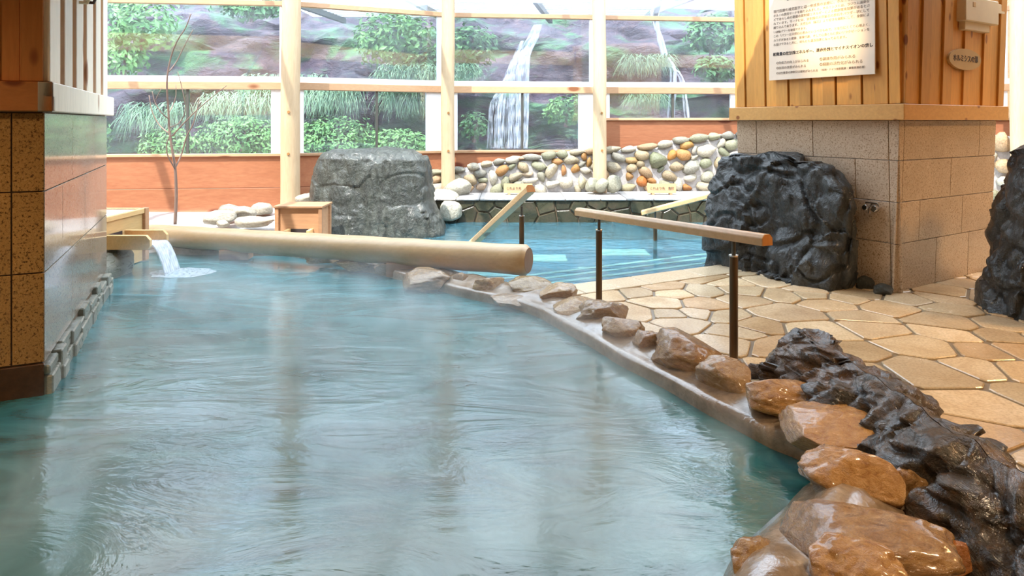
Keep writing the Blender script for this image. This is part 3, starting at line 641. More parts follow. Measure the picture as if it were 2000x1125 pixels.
# ------------------------------------------------------------------ lying log
la=P(292,458,8.32); lb=P(1026,508,6.42)
lg=empty('lying_log',(la+lb)/2-Vector((0,0,0.13)),'long peeled log lying across the rocks between the two pools','log')
pts=[la.lerp(lb,i/40) for i in range(41)]
rad=[0.128+0.018*i/40+0.003*math.sin(i*1.3) for i in range(41)]
d=(lb-la).normalized(); pts.append(lb+d*0.035); rad.append(rad[-1]*0.80)
mm=MB().tube(pts,rad,40,cap=False); mm.build('log_body',M['log'],lg,smooth=True)
MB().tube([lb+d*0.034,lb+d*0.037],[rad[-1]*1.0,rad[-1]*1.0],40).build('log_end',M['log_end'],lg)
MB().tube([la-d*0.002,la+d*0.004],[rad[0]*0.98]*2,40).build('log_end',M['log_end'],lg)
for t in (0.73,0.28):
    q=la.lerp(lb,t); MB().box((q.x-0.17,q.y-0.09,-0.05),(q.x+0.17,q.y+0.09,q.z-0.10)).build('support_block',M['oldbox'],lg,bevel=0.015)

# ------------------------------------------------------------------ handrails
def handrail(name,a,b,posts,label,w=0.085,h=0.07,rz=0.0):
    a,b=Vector(a),Vector(b); e=empty(name,(posts[0][0],posts[0][1],posts[0][2]),label,'handrail')
    d=(b-a).normalized(); r=d.cross(Vector((0,0,1))).normalized(); u=r.cross(d)
    sec=[(-w/2,-h*0.5),(w/2,-h*0.5),(w/2,h*0.18),(w*0.26,h*0.5),(-w*0.26,h*0.5),(-w/2,h*0.18)]
    n=6; mm=MB().add([a+r*x+u*y for x,y in sec]+[b+r*x+u*y for x,y in sec],[(i,(i+1)%n,n+(i+1)%n,n+i) for i in range(n)]); 
    mm.f+= [tuple(range(5,-1,-1)),tuple(range(6,12))]; mm.build('rail',M['rail'],e,bevel=0.004,seg=1)
    for c,s in ((a,-1),(b,1)): MB().add([c+d*s*0.0015+r*x*0.97+u*y*0.95 for x,y in sec],[tuple(range(6))]).build('end_grain',M['rail_end'],e)
    for (x,y,z0,z1) in posts:
        po=MB().tube([(x,y,z0),(x,y,z1-0.10)],0.027,20).build('post',M['metal'],e,smooth=False)
        MB().tube([(x,y,z1-0.10),(x,y,z1)],0.013,14).build('post_neck',M['darkmetal'],po)
        MB().tube([(x,y,z1-0.108),(x,y,z1-0.098)],0.030,20).build('post_collar',M['chrome'],po)
        MB().tube([(x,y,z0),(x,y,z0+0.008)],0.045,20).build('post_foot',M['metal'],po)
p1=G(1433,705); p2=G(1170,589)
hd=(p2-p1).normalized(); far=p2+hd*0.34; nearp=p1-hd*0.28
far.z=P(1128,413,far.y).z; nearp.z=P(1508,469,nearp.y).z
zt=lambda q:(far.z+(nearp.z-far.z)*(q-far).xy.length/(nearp-far).xy.length)-0.03
handrail('handrail',nearp,far,[(p1.x,p1.y,0,zt(p1)),(p2.x,p2.y,0,zt(p2))],'pale wooden handrail on two brown posts at the paved pool edge')
a=P(1036,368,7.0); b=P(915,482,8.6); q=P(1019,400,7.25)
handrail('handrail',a,b,[(q.x,q.y,-0.335,q.z-0.015)],'steep wooden handrail running down into the far pool behind the log',0.10,0.085)
a=P(1256,415,9.2); b=P(1420,373,8.2); q=a.lerp(b,0.16)
handrail('handrail',a,b,[(q.x,q.y,-0.335,q.z-0.02)],'wooden handrail emerging behind the black boulder, nearest the danger sign',0.085,0.07)

# ------------------------------------------------------------------ right pillar
C=Vector((3.48,5.98,0)); rd=Vector((0.852,0.524,0)); LF,LR=1.80,1.85      # front face along fd, right face along rd
rp=empty('granite_pillar',C+fd*0.9+rd*0.9,'square pillar of granite tiles under pine cladding, with sign boards','pillar')
def taper(z): return 0.05*(z-1.57)/1.57                                    # the foot is drawn in slightly
def face_obj(name,orig,du,s0,s1,z0,z1,out,d0,d1,mat,par,bev=0.004,tp=False):
    vs_=[]
    for dd in (d1,d0):
        for (s,z) in ((s0,z0),(s1,z0),(s1,z1),(s0,z1)):
            vs_.append(orig+du*s+out*(dd+(taper(z) if tp else 0))+Vector((0,0,z)))
    return MB().add(vs_,[(0,1,2,3),(7,6,5,4),(0,4,5,1),(1,5,6,2),(2,6,7,3),(3,7,4,0)]).build(name,M[mat],par,bevel=bev,seg=1)
rn=Vector((0.524,-0.852,0))                                                # out of the right face
core=[C+fd*0.02+rd*0.02,C+rd*(LR-.02)+fd*0.02,C+rd*(LR-.02)+fd*(LF-.02),C+fd*(LF-.02)+rd*0.02]
def core_at(z,g): 
    m_=[C-fn*g-rn*g,C+rd*LR-fd*0-rn*g+0*fn,C+rd*LR+fd*LF,C+fd*LF-fn*g]; return m_
t=0.10
MB().hexa([C+(fn+rn)*(-0.012-0.05)+Vector((0,0,-.02)),C+rd*LR-rn*0.062+Vector((0,0,-.02)),C+rd*LR+fd*LF+Vector((0,0,-.02)),C+fd*LF-fn*0.062+Vector((0,0,-.02))],
          [C+(fn+rn)*-0.012+Vector((0,0,1.58)),C+rd*LR-rn*0.012+Vector((0,0,1.58)),C+rd*LR+fd*LF+Vector((0,0,1.58)),C+fd*LF-fn*0.012+Vector((0,0,1.58))]).build('pillar_core',M['grout'],rp)
zr=[0.0,0.44,0.82,1.20,1.565]
fr=[[0.0,0.10,0.55,1.12,1.80],[0.0,0.10,0.48,1.1,1.80],[0.0,0.10,0.42,1.05,1.80],[0.0,0.10,0.86,1.54,1.80]]
rr=[[0.0,0.09,0.72,1.35,1.85],[0.0,0.09,0.40,1.20,1.85],[0.0,0.09,0.95,1.85],[0.0,0.09,1.5,1.85]]
for r in range(4):
    for k in range(len(fr[r])-1): face_obj('granite_tile',C,fd,fr[r][k]+.003,fr[r][k+1]-.003,zr[r]+.003,zr[r+1]-.003,fn,-0.02,0.0,'granite',rp,0.002,True)
    for k in range(len(rr[r])-1): face_obj('granite_tile',C,rd,rr[r][k]+.003,rr[r][k+1]-.003,zr[r]+.003,zr[r+1]-.003,rn,-0.02,0.0,'granite_brown' if False else 'granite',rp,0.002,True)
D=0.06
BC=C+(fn+rn)*0.045
MB().hexa([BC-(fn+rn)*0.04+Vector((0,0,1.58)),C+rd*(LR+.02)+Vector((0,0,1.58)),C+rd*(LR+.02)+fd*(LF+.02)+Vector((0,0,1.58)),C+fd*(LF+.02)+Vector((0,0,1.58))],
          [BC-(fn+rn)*0.0+Vector((0,0,CEIL)),C+rd*(LR+.10)+Vector((0,0,CEIL)),C+rd*(LR+.10)+fd*(LF+.04)+Vector((0,0,CEIL)),C+fd*(LF+.04)+Vector((0,0,CEIL))]).build('clad_core',M['pine_dark'],rp)
def leanout(z): return 0.045*(z-1.7)/1.7
def clad_board(orig,du,s0,s1,out,d,mat,nm='board',lean0=0,lean1=0):
    z0,z1=1.712,CEIL-0.01
    vs_=[]
    for dd in (d,-0.03):
        for (s,z) in ((s0,z0),(s1,z0),(s1+lean1,z1),(s0+lean0,z1)): vs_.append(orig+du*s+out*(dd+leanout(z))+Vector((0,0,z)))
    return MB().add(vs_,[(0,1,2,3),(7,6,5,4),(0,4,5,1),(1,5,6,2),(2,6,7,3),(3,7,4,0)]).build(nm,M[mat],rp,bevel=0.003,seg=1)
fe=[0.0,0.11,0.36,0.62,0.88,1.14,1.42,1.68,1.80]
for k in range(len(fe)-1):
    s0,s1=fe[k],fe[k+1]; m_=s0+(s1-s0)*0.42
    if s1-s0<0.16: clad_board(BC,fd,s0,s1-0.012,fn,0.022,'pine_z')
    else:
        clad_board(BC,fd,s0,m_+0.02,fn,0.022,'pine_z'); clad_board(BC,fd,m_+0.021,s1-0.012,fn,0.008,'pine_z')
re_=[0.0,0.07,0.44,0.82,1.22,1.60,1.90]
for k in range(len(re_)-1):
    s0,s1=re_[k],re_[k+1]; m_=s0+(s1-s0)*0.55
    if s1-s0<0.16: clad_board(BC,rd,s0,s1-0.01,rn,0.03,'pine_z')
    else:
        clad_board(BC,rd,s0+0.012,m_,rn,0.006,'pine_z',lean0=0.02*k/5,lean1=0.02*k/5); clad_board(BC,rd,m_+0.001,s1-0.012,rn,0.024,'pine_z',lean0=0.02*k/5,lean1=0.02*k/5)
face_obj('trim_board',BC,fd,-0.046,LF+0.08,1.565,1.71,fn,-0.05,0.045,'pine_x',rp,0.005)
face_obj('trim_board',BC,rd,-0.04,LR+0.10,1.565,1.71,rn,-0.05,0.045,'pine_x',rp,0.005)

def text_mesh(name,body,size,orig,du,out,mat,parent,width=None,weight=0.0,align='LEFT'):
    cu_=bpy.data.curves.new(name,'FONT'); cu_.body=body; cu_.size=size; cu_.offset=weight; cu_.align_x=align; cu_.extrude=0.0006; cu_.resolution_u=3
    ob=bpy.data.objects.new(name+'_tmp',cu_); col.objects.link(ob); bpy.context.view_layer.update()
    m=bpy.data.meshes.new_from_object(ob.evaluated_get(bpy.context.evaluated_depsgraph_get())); bpy.data.objects.remove(ob)
    if not len(m.vertices): return None
    xs_=[v.co.x for v in m.vertices]; w0=max(xs_)-min(xs_); sc=(width/w0) if width else 1
    sy=min(sc,1.25) if width else 1
    for v in m.vertices:
        p=Vector(orig)+Vector(du)*(v.co.x*sc)+Vector((0,0,1))*(v.co.y*sy)+Vector(out)*(v.co.z+0.0008); v.co=p
    vs_=[v.co.copy() for v in m.vertices]; c=(Vector([min(v[i] for v in vs_) for i in range(3)])+Vector([max(v[i] for v in vs_) for i in range(3)]))/2
    for v in m.vertices: v.co=v.co-c
    m.name=name; m.materials.clear(); m.materials.append(M[mat]); o=bpy.data.objects.new(name,m); o['kind']='stuff'; link(o,parent,c); return o
# notice board
SO=BC; so=0.07
sg=empty('notice_board',SO+fd*0.8+fn*so+Vector((0,0,1.99)),'large cream notice board of Japanese text on the pine pillar','sign')
sgb=face_obj('board',SO,fd,0.20,1.33,1.985,2.98,fn,so-0.018,so,'paper',sg,0.002)
tl=SO+fd*1.30+fn*(so+0.0005); td=-fd
def line(txt,x,z,size,mat,wid=None,wt=0.0): text_mesh('lettering',txt,size,tl+td*x+Vector((0,0,z)),td,fn,mat,sgb,wid,wt)
line('ホルミシスの湯',0.16,2.80,0.085,'ink',0.62,0.002)
body=['現代医療の補完医学とは一歩成長の治療に、ホルミシス効果の権','ホルミの開発サーナを取り込みました。ホルミシスとは、ラジウム温泉な','どであらしめの微量の放射線エネルギーによる健康増進効果があるとさ','れています。サーナには、放射線の天然鉱石の原石をパウダー状にして','練り込んであります。天然石の（鉱石）より好きを細粉にして、身体によ','い波動パワーを吸収できます。','この「パワーは天然石の恵みというべきもので、となりにくくて心地よく、','カラダがあると健康、新陳代謝、そして心身ともに良いリラクゼーションを','お届けできると共に、何もかも温浴効果となっております。']
bz=[2.70,2.658,2.617,2.575,2.534,2.488,2.444,2.400,2.356]
for k,tx in enumerate(body): line(tx,0.025,bz[k]-0.012,0.03,'inkgrey',(1.02 if k not in (5,8) else (0.38 if k==5 else 0.80)))
line('極微量の放射線エネルギー、遠赤外線とマイナスイオンの癒し',0.02,2.24,0.046,'ink',1.06,0.001)
line('◎免疫力の向上がみられる',0.06,2.15,0.036,'inkgrey',0.37); line('◎血流の改善がみられる',0.06,2.098,0.036,'inkgrey',0.34); line('◎活性酸素の抑制又は緩和がみられる',0.06,2.046,0.034,'inkgrey',0.47)
line('◎鎮痛作用がみられる',0.55,2.15,0.036,'inkgrey',0.36); line('◎細胞の活性化がみられる',0.55,2.098,0.036,'inkgrey',0.43); line('（支持・ドイツ放射能泉・療養泉適応書）',0.55,2.048,0.026,'inkgrey',0.44)
# oval plaque and cream wall unit on the right face
def on_right(px,py,d=0.06):
    r=(px-1000)/F; o=BC+rn*d; t=(r*o.y-o.x)/(rd.x-r*rd.y); q=o+rd*t; return t,CZ-(py-HZ)/F*q.y,q
tO,zO,qO=on_right(1886,116)
ov=empty('oval_plaque',qO+Vector((0,0,zO-0.1)),'small oval wooden name plaque on the right face of the pillar','sign')
mm=MB(); n=40; ring=[(0.31*math.cos(2*math.pi*k/n),0.102*math.sin(2*math.pi*k/n)) for k in range(n)]
mm.add([qO+rd*x+Vector((0,0,zO+z)) for x,z in ring]+[qO-rn*0.025+rd*x+Vector((0,0,zO+z)) for x,z in ring],[tuple(range(n)),tuple(range(2*n-1,n-1,-1))]+[(k,(k+1)%n,n+(k+1)%n,n+k) for k in range(n)]); pq=mm.build('plaque',M['oval'],ov)
text_mesh('lettering','ホルミシスの湯',0.062,qO-rd*0.24+rn*0.0006+Vector((0,0,zO-0.018)),rd,rn,'ink',pq,0.48,0.0012)
tA,zA,qA=on_right(1875,57); tB,_,_=on_right(1940,40); tD,zD,_=on_right(1965,28)
un=empty('wall_unit',qA+Vector((0,0,zA)),'cream plastic box unit mounted above the oval plaque','wall unit')
face_obj('main_case',BC,rd,tA,tB+0.0,zA+0.08,2.75,rn,0.02,0.11,'cream',un,0.008)
face_obj('lower_case',BC,rd,tA+0.05,tB-0.12,zA,zA+0.09,rn,0.02,0.08,'cream',un,0.006)
face_obj('switch_plate',BC,rd,tB+0.01,tD,zD,2.75,rn,0.02,0.05,'cream',un,0.004)
face_obj('cover_slot',BC,rd,tA+0.14,tA+0.19,zA+0.22,2.70,rn,0.10,0.114,'oval',un,0.002)
# tap on the front face
r=(1706-1000)/F; o_=C+fn*0.0; t=(r*o_.y-o_.x)/(fd.x-r*fd.y); q=o_+fd*t-fn*0.03; zt_=CZ-(405-HZ)/F*q.y
tap=empty('wall_tap',q+Vector((0,0,zt_-0.05)),'small chrome twin-handle tap on the granite pillar','tap')
b0=q+Vector((0,0,zt_))
MB().tube([b0+fn*-0.01,b0+fn*0.012],0.045,20).build('wall_flange',M['chrome'],tap)
for s in (-1,1):
    va=MB().tube([b0+fd*0.045*s+fn*0.0,b0+fd*0.045*s+fn*0.075],[0.016,0.016],14).build('valve',M['chrome'],tap)
    MB().tube([b0+fd*0.045*s+fn*0.075,b0+fd*0.045*s+fn*0.10],[0.03,0.026],10).build('handle',M['chrome'],va,bevel=0.003)
MB().bar(b0+fd*-0.06+fn*0.05+Vector((0,0,0.045)),b0+fd*0.06+fn*0.05+Vector((0,0,0.045)),0.03,0.014).build('shelf_cap',M['chrome'],tap,bevel=0.003)
MB().tube([b0+fn*0.04,b0+fn*0.09+Vector((0,0,-0.005)),b0+fn*0.10+Vector((0,0,-0.05))],0.012,12).build('spout',M['chrome'],tap)
for px,py,w,h,lab in ((1690,556,34,24,'wet dark pebble wedged between black boulder and pillar foot'),(1725,567,36,16,'small flat grey stone at the pillar foot under the tap')):
    p=G(px,py,0.03); o=put('pebble',big_r[2],M['rock_green'],p,(w*p.y/F/2,0.07,h*p.y/F/2+0.02),(0,0,.3)); o.data=big_r[2].copy(); o.data.materials.clear(); o.data.materials.append(M['rock_green']); tag(o,lab,'stone')

# ------------------------------------------------------------------ left pillar
L0=Vector((-2.76,3.93,0)); sd_=Vector((-0.418,0.908,0)); sn=Vector((0.908,0.418,0)); ld=Vector((-0.908,-0.418,0)); ln=Vector((0.418,-0.908,0)); LS=2.72; LFW=2.6
lp=empty('granite_pillar',L0+sd_*1.3+ld*1.3,'left pillar with brown granite front, polished side and slatted wood top','pillar')
def lbox(name,s0,s1,w0,w1,z0,z1,mat,bev=0.0): # s along the side face, w to the left
    o=L0+sd_*s0+ld*w0+Vector((0,0,z0)); return MB().obox(o,ld*(w1-w0),sd_*(s1-s0)*-1 if False else sd_*(s1-s0),(0,0,z1-z0)).build(name,M[mat],lp,bevel=bev,seg=1)
lbox('pillar_core',0.012,LS-0.012,0.012,LFW,-0.5,1.7,'grout_dark')
lz=[0.13,0.66,1.14,1.605]
for r in range(3):
    for (a,b) in (((0.0,0.16),(0.16,0.62),(0.62,1.1),(1.1,1.6))): face_obj('granite_tile',L0,ld,a+.004,b-.004,lz[r]+.004,lz[r+1]-.004,ln,-0.02,0.0,'granite_brown',lp,0.002)
    for (a,b) in (([0.0,0.9,1.8,2.72],[0.0,0.55,1.45,2.3,2.72],[0.0,0.9,1.9,2.72])[r][k:k+2] for k in range(len(([0.0,0.9,1.8,2.72],[0.0,0.55,1.45,2.3,2.72],[0.0,0.9,1.9,2.72])[r])-1)):
        face_obj('granite_tile',L0,sd_,a+.003,b-.003,lz[r]+.003,lz[r+1]-.003,sn,-0.02,0.0,'granite_polished',lp,0.002)
face_obj('wet_base',L0,ld,0.0,1.6,-0.4,0.125,ln,-0.02,0.012,'wetbase',lp,0.004)
rs=random.Random(9); s=0.0
while s<LS:
    w=rs.uniform(0.16,0.36); s1=min(s+w,LS+0.03); zt_=0.10+rs.uniform(-.02,.06); dd=rs.uniform(0.025,0.05)
    m_=0.02+rs.uniform(0,.04)
    face_obj('plinth_stone',L0,sd_,s,s1-0.006,m_,zt_,sn,-0.02,dd,'slate',lp,0.008)
    face_obj('plinth_stone',L0,sd_,s,s1-0.006,-0.4,m_-0.005,sn,-0.02,dd+0.015,'slate',lp,0.008); s=s1
face_obj('trim_board',L0,ld,-0.05,1.6,1.61,1.785,ln,-0.03,0.05,'cedar_x',lp,0.006)
face_obj('trim_board',L0,sd_,-0.05,LS+0.10,1.61,1.785,sn,-0.03,0.05,'slat',lp,0.006)  # side trim shares the slat colour with its painted window light
lbox('clad_core',0.03,LS-0.03,0.03,LFW,1.70,CEIL,'pine_dark')
for (a,b,d) in ((0.0,0.115,0.03),(0.115,0.22,0.012),(0.22,0.5,0.03),(0.5,0.62,0.012),(0.62,0.9,0.03),(0.9,1.02,.012),(1.02,1.3,.03)):
    face_obj('board',L0,ld,a+.002,b-.002,1.787,CEIL-.01,ln,-0.02,d,'cedar',lp,0.003)
def side_s(px,out=0.03):
    o=L0+sn*out; r=(px-1000)/F; return (r*o.y-o.x)/(sd_.x-r*sd_.y)
for (a,b) in ((98,118),(127,142),(150,163),(170,182),(188,197),(202,210)):
    face_obj('slat',L0,sd_,max(-0.03,side_s(a)),side_s(b),1.787,CEIL-.01,sn,-0.02,0.03,'slat',lp,0.004)
face_obj('back_panel',L0,sd_,0.0,LS,1.787,CEIL-.01,sn,-0.03,-0.022,'cedar',lp)
for (px,mat) in ((168,'ink'),(155,'cream')):
    s=side_s(px); q=L0+sd_*s+sn*0.03+Vector((0,0,CZ-(4-HZ)/F*(L0+sd_*s).y))
    MB().tube([q,q+sn*0.05,q+sn*0.06+Vector((0,0,0.03))],0.012,10).build('coat_hook',M[mat],lp)

# ------------------------------------------------------------------ spout boxes
sb=empty('spout_box',(-4.6,7.2,0),'pale wooden spring box with a side trough pouring water','spout box')
zt_=0.55
MB().box((-5.3,6.62,-0.05),(-4.27,7.74,zt_-0.06)).build('box_body',M['hinoki'],sb)
MB().box((-5.3,6.60,zt_-0.055),(-4.245,6.66,zt_)).build('top_rim',M['hinoki'],sb,bevel=0.004,seg=1)
MB().box((-4.30,6.661,zt_-0.055),(-4.245,7.70,zt_)).build('top_rim',M['hinoki'],sb,bevel=0.004,seg=1)
MB().box((-5.3,7.70,zt_-0.055),(-4.245,7.76,zt_)).build('top_rim',M['hinoki'],sb,bevel=0.004,seg=1)
MB().box((-5.28,6.67,zt_-0.05),(-4.31,7.69,zt_-0.015)).build('lid_panel',M['white'],sb,bevel=0.003,seg=1)
MB().box((-4.30,7.69,-0.05),(-4.235,7.77,zt_+0.004)).build('corner_post',M['oldbox'],sb,bevel=0.004,seg=1)
def side_board(y):
    poly=[(-4.24,0.215),(-3.80,0.215),(-3.775,0.25),(-3.775,0.315),(-3.82,0.365),(-4.24,0.365)]
    n=6; MB().add([(x,y-0.022,z) for x,z in poly]+[(x,y+0.022,z) for x,z in poly],[tuple(range(n)),tuple(range(2*n-1,n-1,-1))]+[(k,n+k,n+(k+1)%n,(k+1)%n) for k in range(n)]).build('trough_side',M['hinoki'],sb,bevel=0.003,seg=1)
side_board(6.96); side_board(7.30)
MB().box((-4.24,6.983,0.205),(-3.80,7.277,0.245)).build('trough_floor',M['oldbox'],sb)
MB().box((-4.262,6.99,0.25),(-4.255,7.27,0.36)).build('outlet_shade',M['ink'],sb)  # dark sheet on the box face, the outlet's inner shade put into its colour
fw=MB(); ns=24; nt=14
for j in range(nt+1):
    t=j/nt; x=-3.95+0.17*min(1,t*4)+max(0,t-0.25)*0.20; z=0.262 if t<0.25 else 0.262-(t-0.25)**1.6/(0.75**1.6)*0.325
    for i in range(ns+1):
        y=6.99+(7.27-6.99)*i/ns; fw.v.append(Vector((x+0.012*math.sin(i*2.1)*t,y+(y-7.13)*0.12*t,z)))
for j in range(nt):
    for i in range(ns): a=j*(ns+1)+i; fw.f.append((a,a+1,a+ns+2,a+ns+1))
o=fw.build('falling_water',M['fall'],None,smooth=True); md=o.modifiers.new('thick','SOLIDIFY'); md.thickness=0.012
tag(o,'thin sheet of hot water pouring from the wooden trough','water')
gs=put('spout_rock',rock_mesh('spout_rock',301,4,3.0,0.15,1.2,cuts=4),M['slate'],(-4.28,6.95,0.0),(0.20,0.55,0.20)); gs.data.materials.clear(); gs.data.materials.append(M['slate']); tag(gs,'mossy brown rock below the pouring wooden trough','rock')
fm=MB(); nr_,na=10,48
for j in range(nr_+1):
    rr_=j/nr_
    for i in range(na):
        a=2*math.pi*i/na; w=1+0.25*noise.noise(Vector((math.cos(a)*2,math.sin(a)*2,4))); x=-3.52+math.cos(a)*0.34*rr_*w; y=7.10+math.sin(a)*0.24*rr_*w
        fm.v.append(Vector((x,y,WZ+0.004+0.035*(1-rr_)**1.5*(0.6+0.5*noise.noise(Vector((x*14,y*14,1)))))))
for j in range(nr_):
    for i in range(na): fm.f.append((j*na+i,j*na+(i+1)%na,(j+1)*na+(i+1)%na,(j+1)*na+i))
o=fm.build('splash_foam',M['foam'],None,smooth=True); tag(o,'white foam where the trough water strikes the near pool','foam',kind='stuff')
# second small box below the thick post
p0=P(537,440,8.55); p1_=P(627,440,8.75)
s2=empty('spout_box',(p0.x+0.3,8.9,0.0),'small weathered wooden box with a notch standing before the thick post','spout box')
xa,xb=-3.05,-2.44; ya,yb=8.55,9.0; zb=0.47
MB().box((xa+.03,ya+.03,0.0),(xb-.03,yb-.03,zb-.03)).build('box_body',M['oldbox'],s2)
MB().box((xa-.01,ya-.01,zb-.03),(xb+.01,yb+.01,zb)).build('lid',M['oldbox'],s2,bevel=0.005,seg=1)
for x in (xa,xb-.05):
    for y in (ya,yb-.05): MB().box((x,y,0),(x+.05,y+.05,zb-.031)).build('corner_post',M['oldbox'],s2,bevel=0.004,seg=1)
MB().box((xa+.20,ya+.024,0.08),(xb-.16,ya+.029,0.17)).build('notch',M['ink'],s2)  # flat dark plate, painted as the shade inside a cut
for x in (xa+.16,xb-.16): MB().box((x,ya-.14,0.08),(x+.04,ya+.03,0.175)).build('trough_side',M['hinoki'],s2,bevel=0.003,seg=1)

# ------------------------------------------------------------------ bare sapling
sp=empty('bare_sapling',P(342,436,8.75),'bare thin sapling standing behind the far end of the log','sapling')
def br(name,pts,r0,r1):
    Y0=8.75; q=[P(x,y,Y0+dy) for x,y,dy in pts]; q=resample(q,0.05); n=len(q)
    MB().tube(q,[r0+(r1-r0)*i/(n-1) for i in range(n)],8).build(name,M['bark'],sp,smooth=True)
br('stem',[(342,438,0),(344,380,0),(342,330,0),(336,290,0),(331,255,0),(329,215,0),(326,160,-.05),(333,115,-.05),(346,80,-.1),(362,55,-.1),(373,27,-.1)],0.022,0.006)
for pts,r in (([(342,330,0),(328,305,-.1),(325,285,-.1),(333,262,-.1)],.008),([(342,328,0),(355,300,.1),(365,265,.1),(378,240,.1),(390,190,.1)],.009),([(330,260,0),(312,245,.1),(298,220,.1),(291,186,.1)],.007),
    ([(329,232,0),(315,220,-.1),(303,200,-.1),(297,178,-.1)],.006),([(329,222,0),(338,205,.1),(344,185,.1),(343,165,.1)],.006),([(336,266,0),(355,245,-.1),(385,215,-.1),(420,185,-.1),(443,167,-.1)],.007),
    ([(333,248,0),(350,240,.15),(362,215,.15),(355,170,.15),(347,140,.15)],.006),([(330,140,0),(345,120,.1),(360,90,.1),(377,58,.1)],.006),([(303,200,-.1),(307,188,-.1),(316,172,-.1)],.004)): br('branch',pts,r*1.25,0.0045)

# ------------------------------------------------------------------ small danger signs on the bench
def small_sign(px,txt,label):
    q=P(px,377,11.15); q.z=0.325; e=empty('small_sign',q,label,'sign','small wooden warning signs on the bench')
    w=0.48; MB().add([(q.x-w/2,q.y,q.z+.03),(q.x+w/2,q.y,q.z+.03),(q.x+w/2,q.y+.05,q.z+.185),(q.x-w/2,q.y+.05,q.z+.185),(q.x-w/2,q.y+.02,q.z+.03),(q.x+w/2,q.y+.02,q.z+.03),(q.x+w/2,q.y+.07,q.z+.185),(q.x-w/2,q.y+.07,q.z+.185)],[(0,1,2,3),(7,6,5,4),(0,4,5,1),(2,6,7,3),(1,5,6,2),(3,7,4,0)]).build('sign_face',M['signwood'],e)
    for s in (-.15,.15): MB().box((q.x+s-.02,q.y-.02,q.z),(q.x+s+.02,q.y+.10,q.z+.03)).build('foot',M['oldbox'],e)
    o=text_mesh('lettering',txt,0.07,(q.x-0.2,q.y+0.016,q.z+0.095),(1,0,0),(0,-0.95,0.3),'ink',e,0.40,0.001)
    o.rotation_euler=(-0.31,0,0)
    MB().add([(q.x-.19,q.y+.0135,q.z+.078),(q.x+.19,q.y+.0135,q.z+.078),(q.x+.19,q.y+.0155,q.z+.084),(q.x-.19,q.y+.0155,q.z+.084)],[(0,1,2,3)]).build('underline',M['inkgrey'],e)
small_sign(1293,'これより先　危険','wooden danger sign with Japanese letters right of the middle post')
small_sign(1012,'これより先　危険','sun-bleached wooden sign half hidden by the steep handrail')

# ------------------------------------------------------------------ outdoors: cliff, waterfalls, plants, canopy
mm=MB(); nx,ny=120,70
def cliff_pt(i,j):
    x=-17+36*i/(nx-1); t=j/(ny-1); s=t*9.5                      # arc length up the slope
    if s<2.2: y,z=13.2+s,0.35+0.06*s
    else:
        z=0.48+(s-2.2)*0.78; y=15.4+(s-2.2)*0.30+0.9*max(0,s-6.5)
    q=Vector((x*0.45,y*0.3,z*0.7)); d=noise.fractal(q,0.9,2.1,5)
    bay=0.9*math.exp(-((x-0.8)/1.6)**2); y+=bay+1.0*d*min(1,max(0,s-1.2)); z+=0.35*noise.noise(q*2.7)*min(1,s/2)
    if z>1.2: y-=0.35*round(noise.noise(Vector((x*0.3,1,z*1.1)))*2)*0.5
    return Vector((x,y,z))
for j in range(ny):
    for i in range(nx): mm.v.append(cliff_pt(i,j))
for j in range(ny-1):
    for i in range(nx-1): a=j*nx+i; mm.f.append((a,a+1,a+nx+1,a+nx))
cl=mm.build('cliff',M['cliff'],None,smooth=True); tag(cl,'dark mossy rock cliff behind the windows','cliff')
cl['kind']='structure'
def leaves(name,px,py,Y,w,h,n,size,mat,label,cat,grp,seed,droop=0.0):
    r=random.Random(seed); c=P(px,py,Y); wx,wz=w*Y/F/2,h*Y/F/2; wy=min(wx,wz)*0.9; mm=MB()
    for k in range(n):
        d=Vector((r.gauss(0,1),r.gauss(0,1),r.gauss(0,1))).normalized()*r.uniform(0.55,1.0)
        lump=1+0.25*noise.noise(d*2.5+Vector((seed,0,0))); p=c+Vector((d.x*wx*lump,d.y*wy*lump,d.z*wz*lump))
        nrm=(d+Vector((r.uniform(-.7,.7),-0.3+r.uniform(-.7,.7),0.6+r.uniform(-.6,.6)))).normalized(); a=nrm.orthogonal().normalized(); a.rotate(Matrix.Rotation(r.uniform(0,6.28),3,nrm)); b=nrm.cross(a); s=size*r.uniform(.6,1.3)
        mm.add([p-a*s,p-b*s*0.45+nrm*s*0.1,p+a*s,p+b*s*0.45+nrm*s*0.1],[(0,1,2,3)])
    e=empty(name,(c.x,c.y,c.z-wz),label,cat,grp); mm.build('foliage',M[mat],e)
    MB().tube([(c.x,c.y+0.05,c.z-wz*1.1),(c.x+0.05,c.y,c.z-wz*0.2),(c.x+0.12,c.y,c.z+wz*0.4)],[0.05,0.035,0.012],7).build('stem',M['bark'],e)
leaves('leafy_shrub',275,40,14.2,150,120,900,0.085,'leaf_bright','pale leafy shrub outside the top left window','shrub','shrubs on the cliff',1)
leaves('leafy_shrub',240,105,14.2,110,90,600,0.08,'leaf_bright','leafy shrub outside just right of the pale slats','shrub','shrubs on the cliff',2)
leaves('leafy_shrub',490,10,14.6,160,60,700,0.08,'leaf','leafy branch mass above the left window bay','shrub','shrubs on the cliff',3)
leaves('leafy_shrub',770,75,15.0,170,120,1400,0.085,'leaf_bright','bright leafy shrub outside, centre of the second window bay','shrub','shrubs on the cliff',4)
leaves('leafy_shrub',830,130,14.8,90,70,700,0.08,'leaf','shrub outside close left of the slim log post','shrub','shrubs on the cliff',5)
leaves('leafy_shrub',915,90,15.2,120,90,900,0.08,'leaf','shrub hanging left of the main waterfall','shrub','shrubs on the cliff',6)
leaves('leafy_shrub',1390,65,14.8,110,80,900,0.075,'leaf','green shrub at the upper right window corner','shrub','shrubs on the cliff',7)
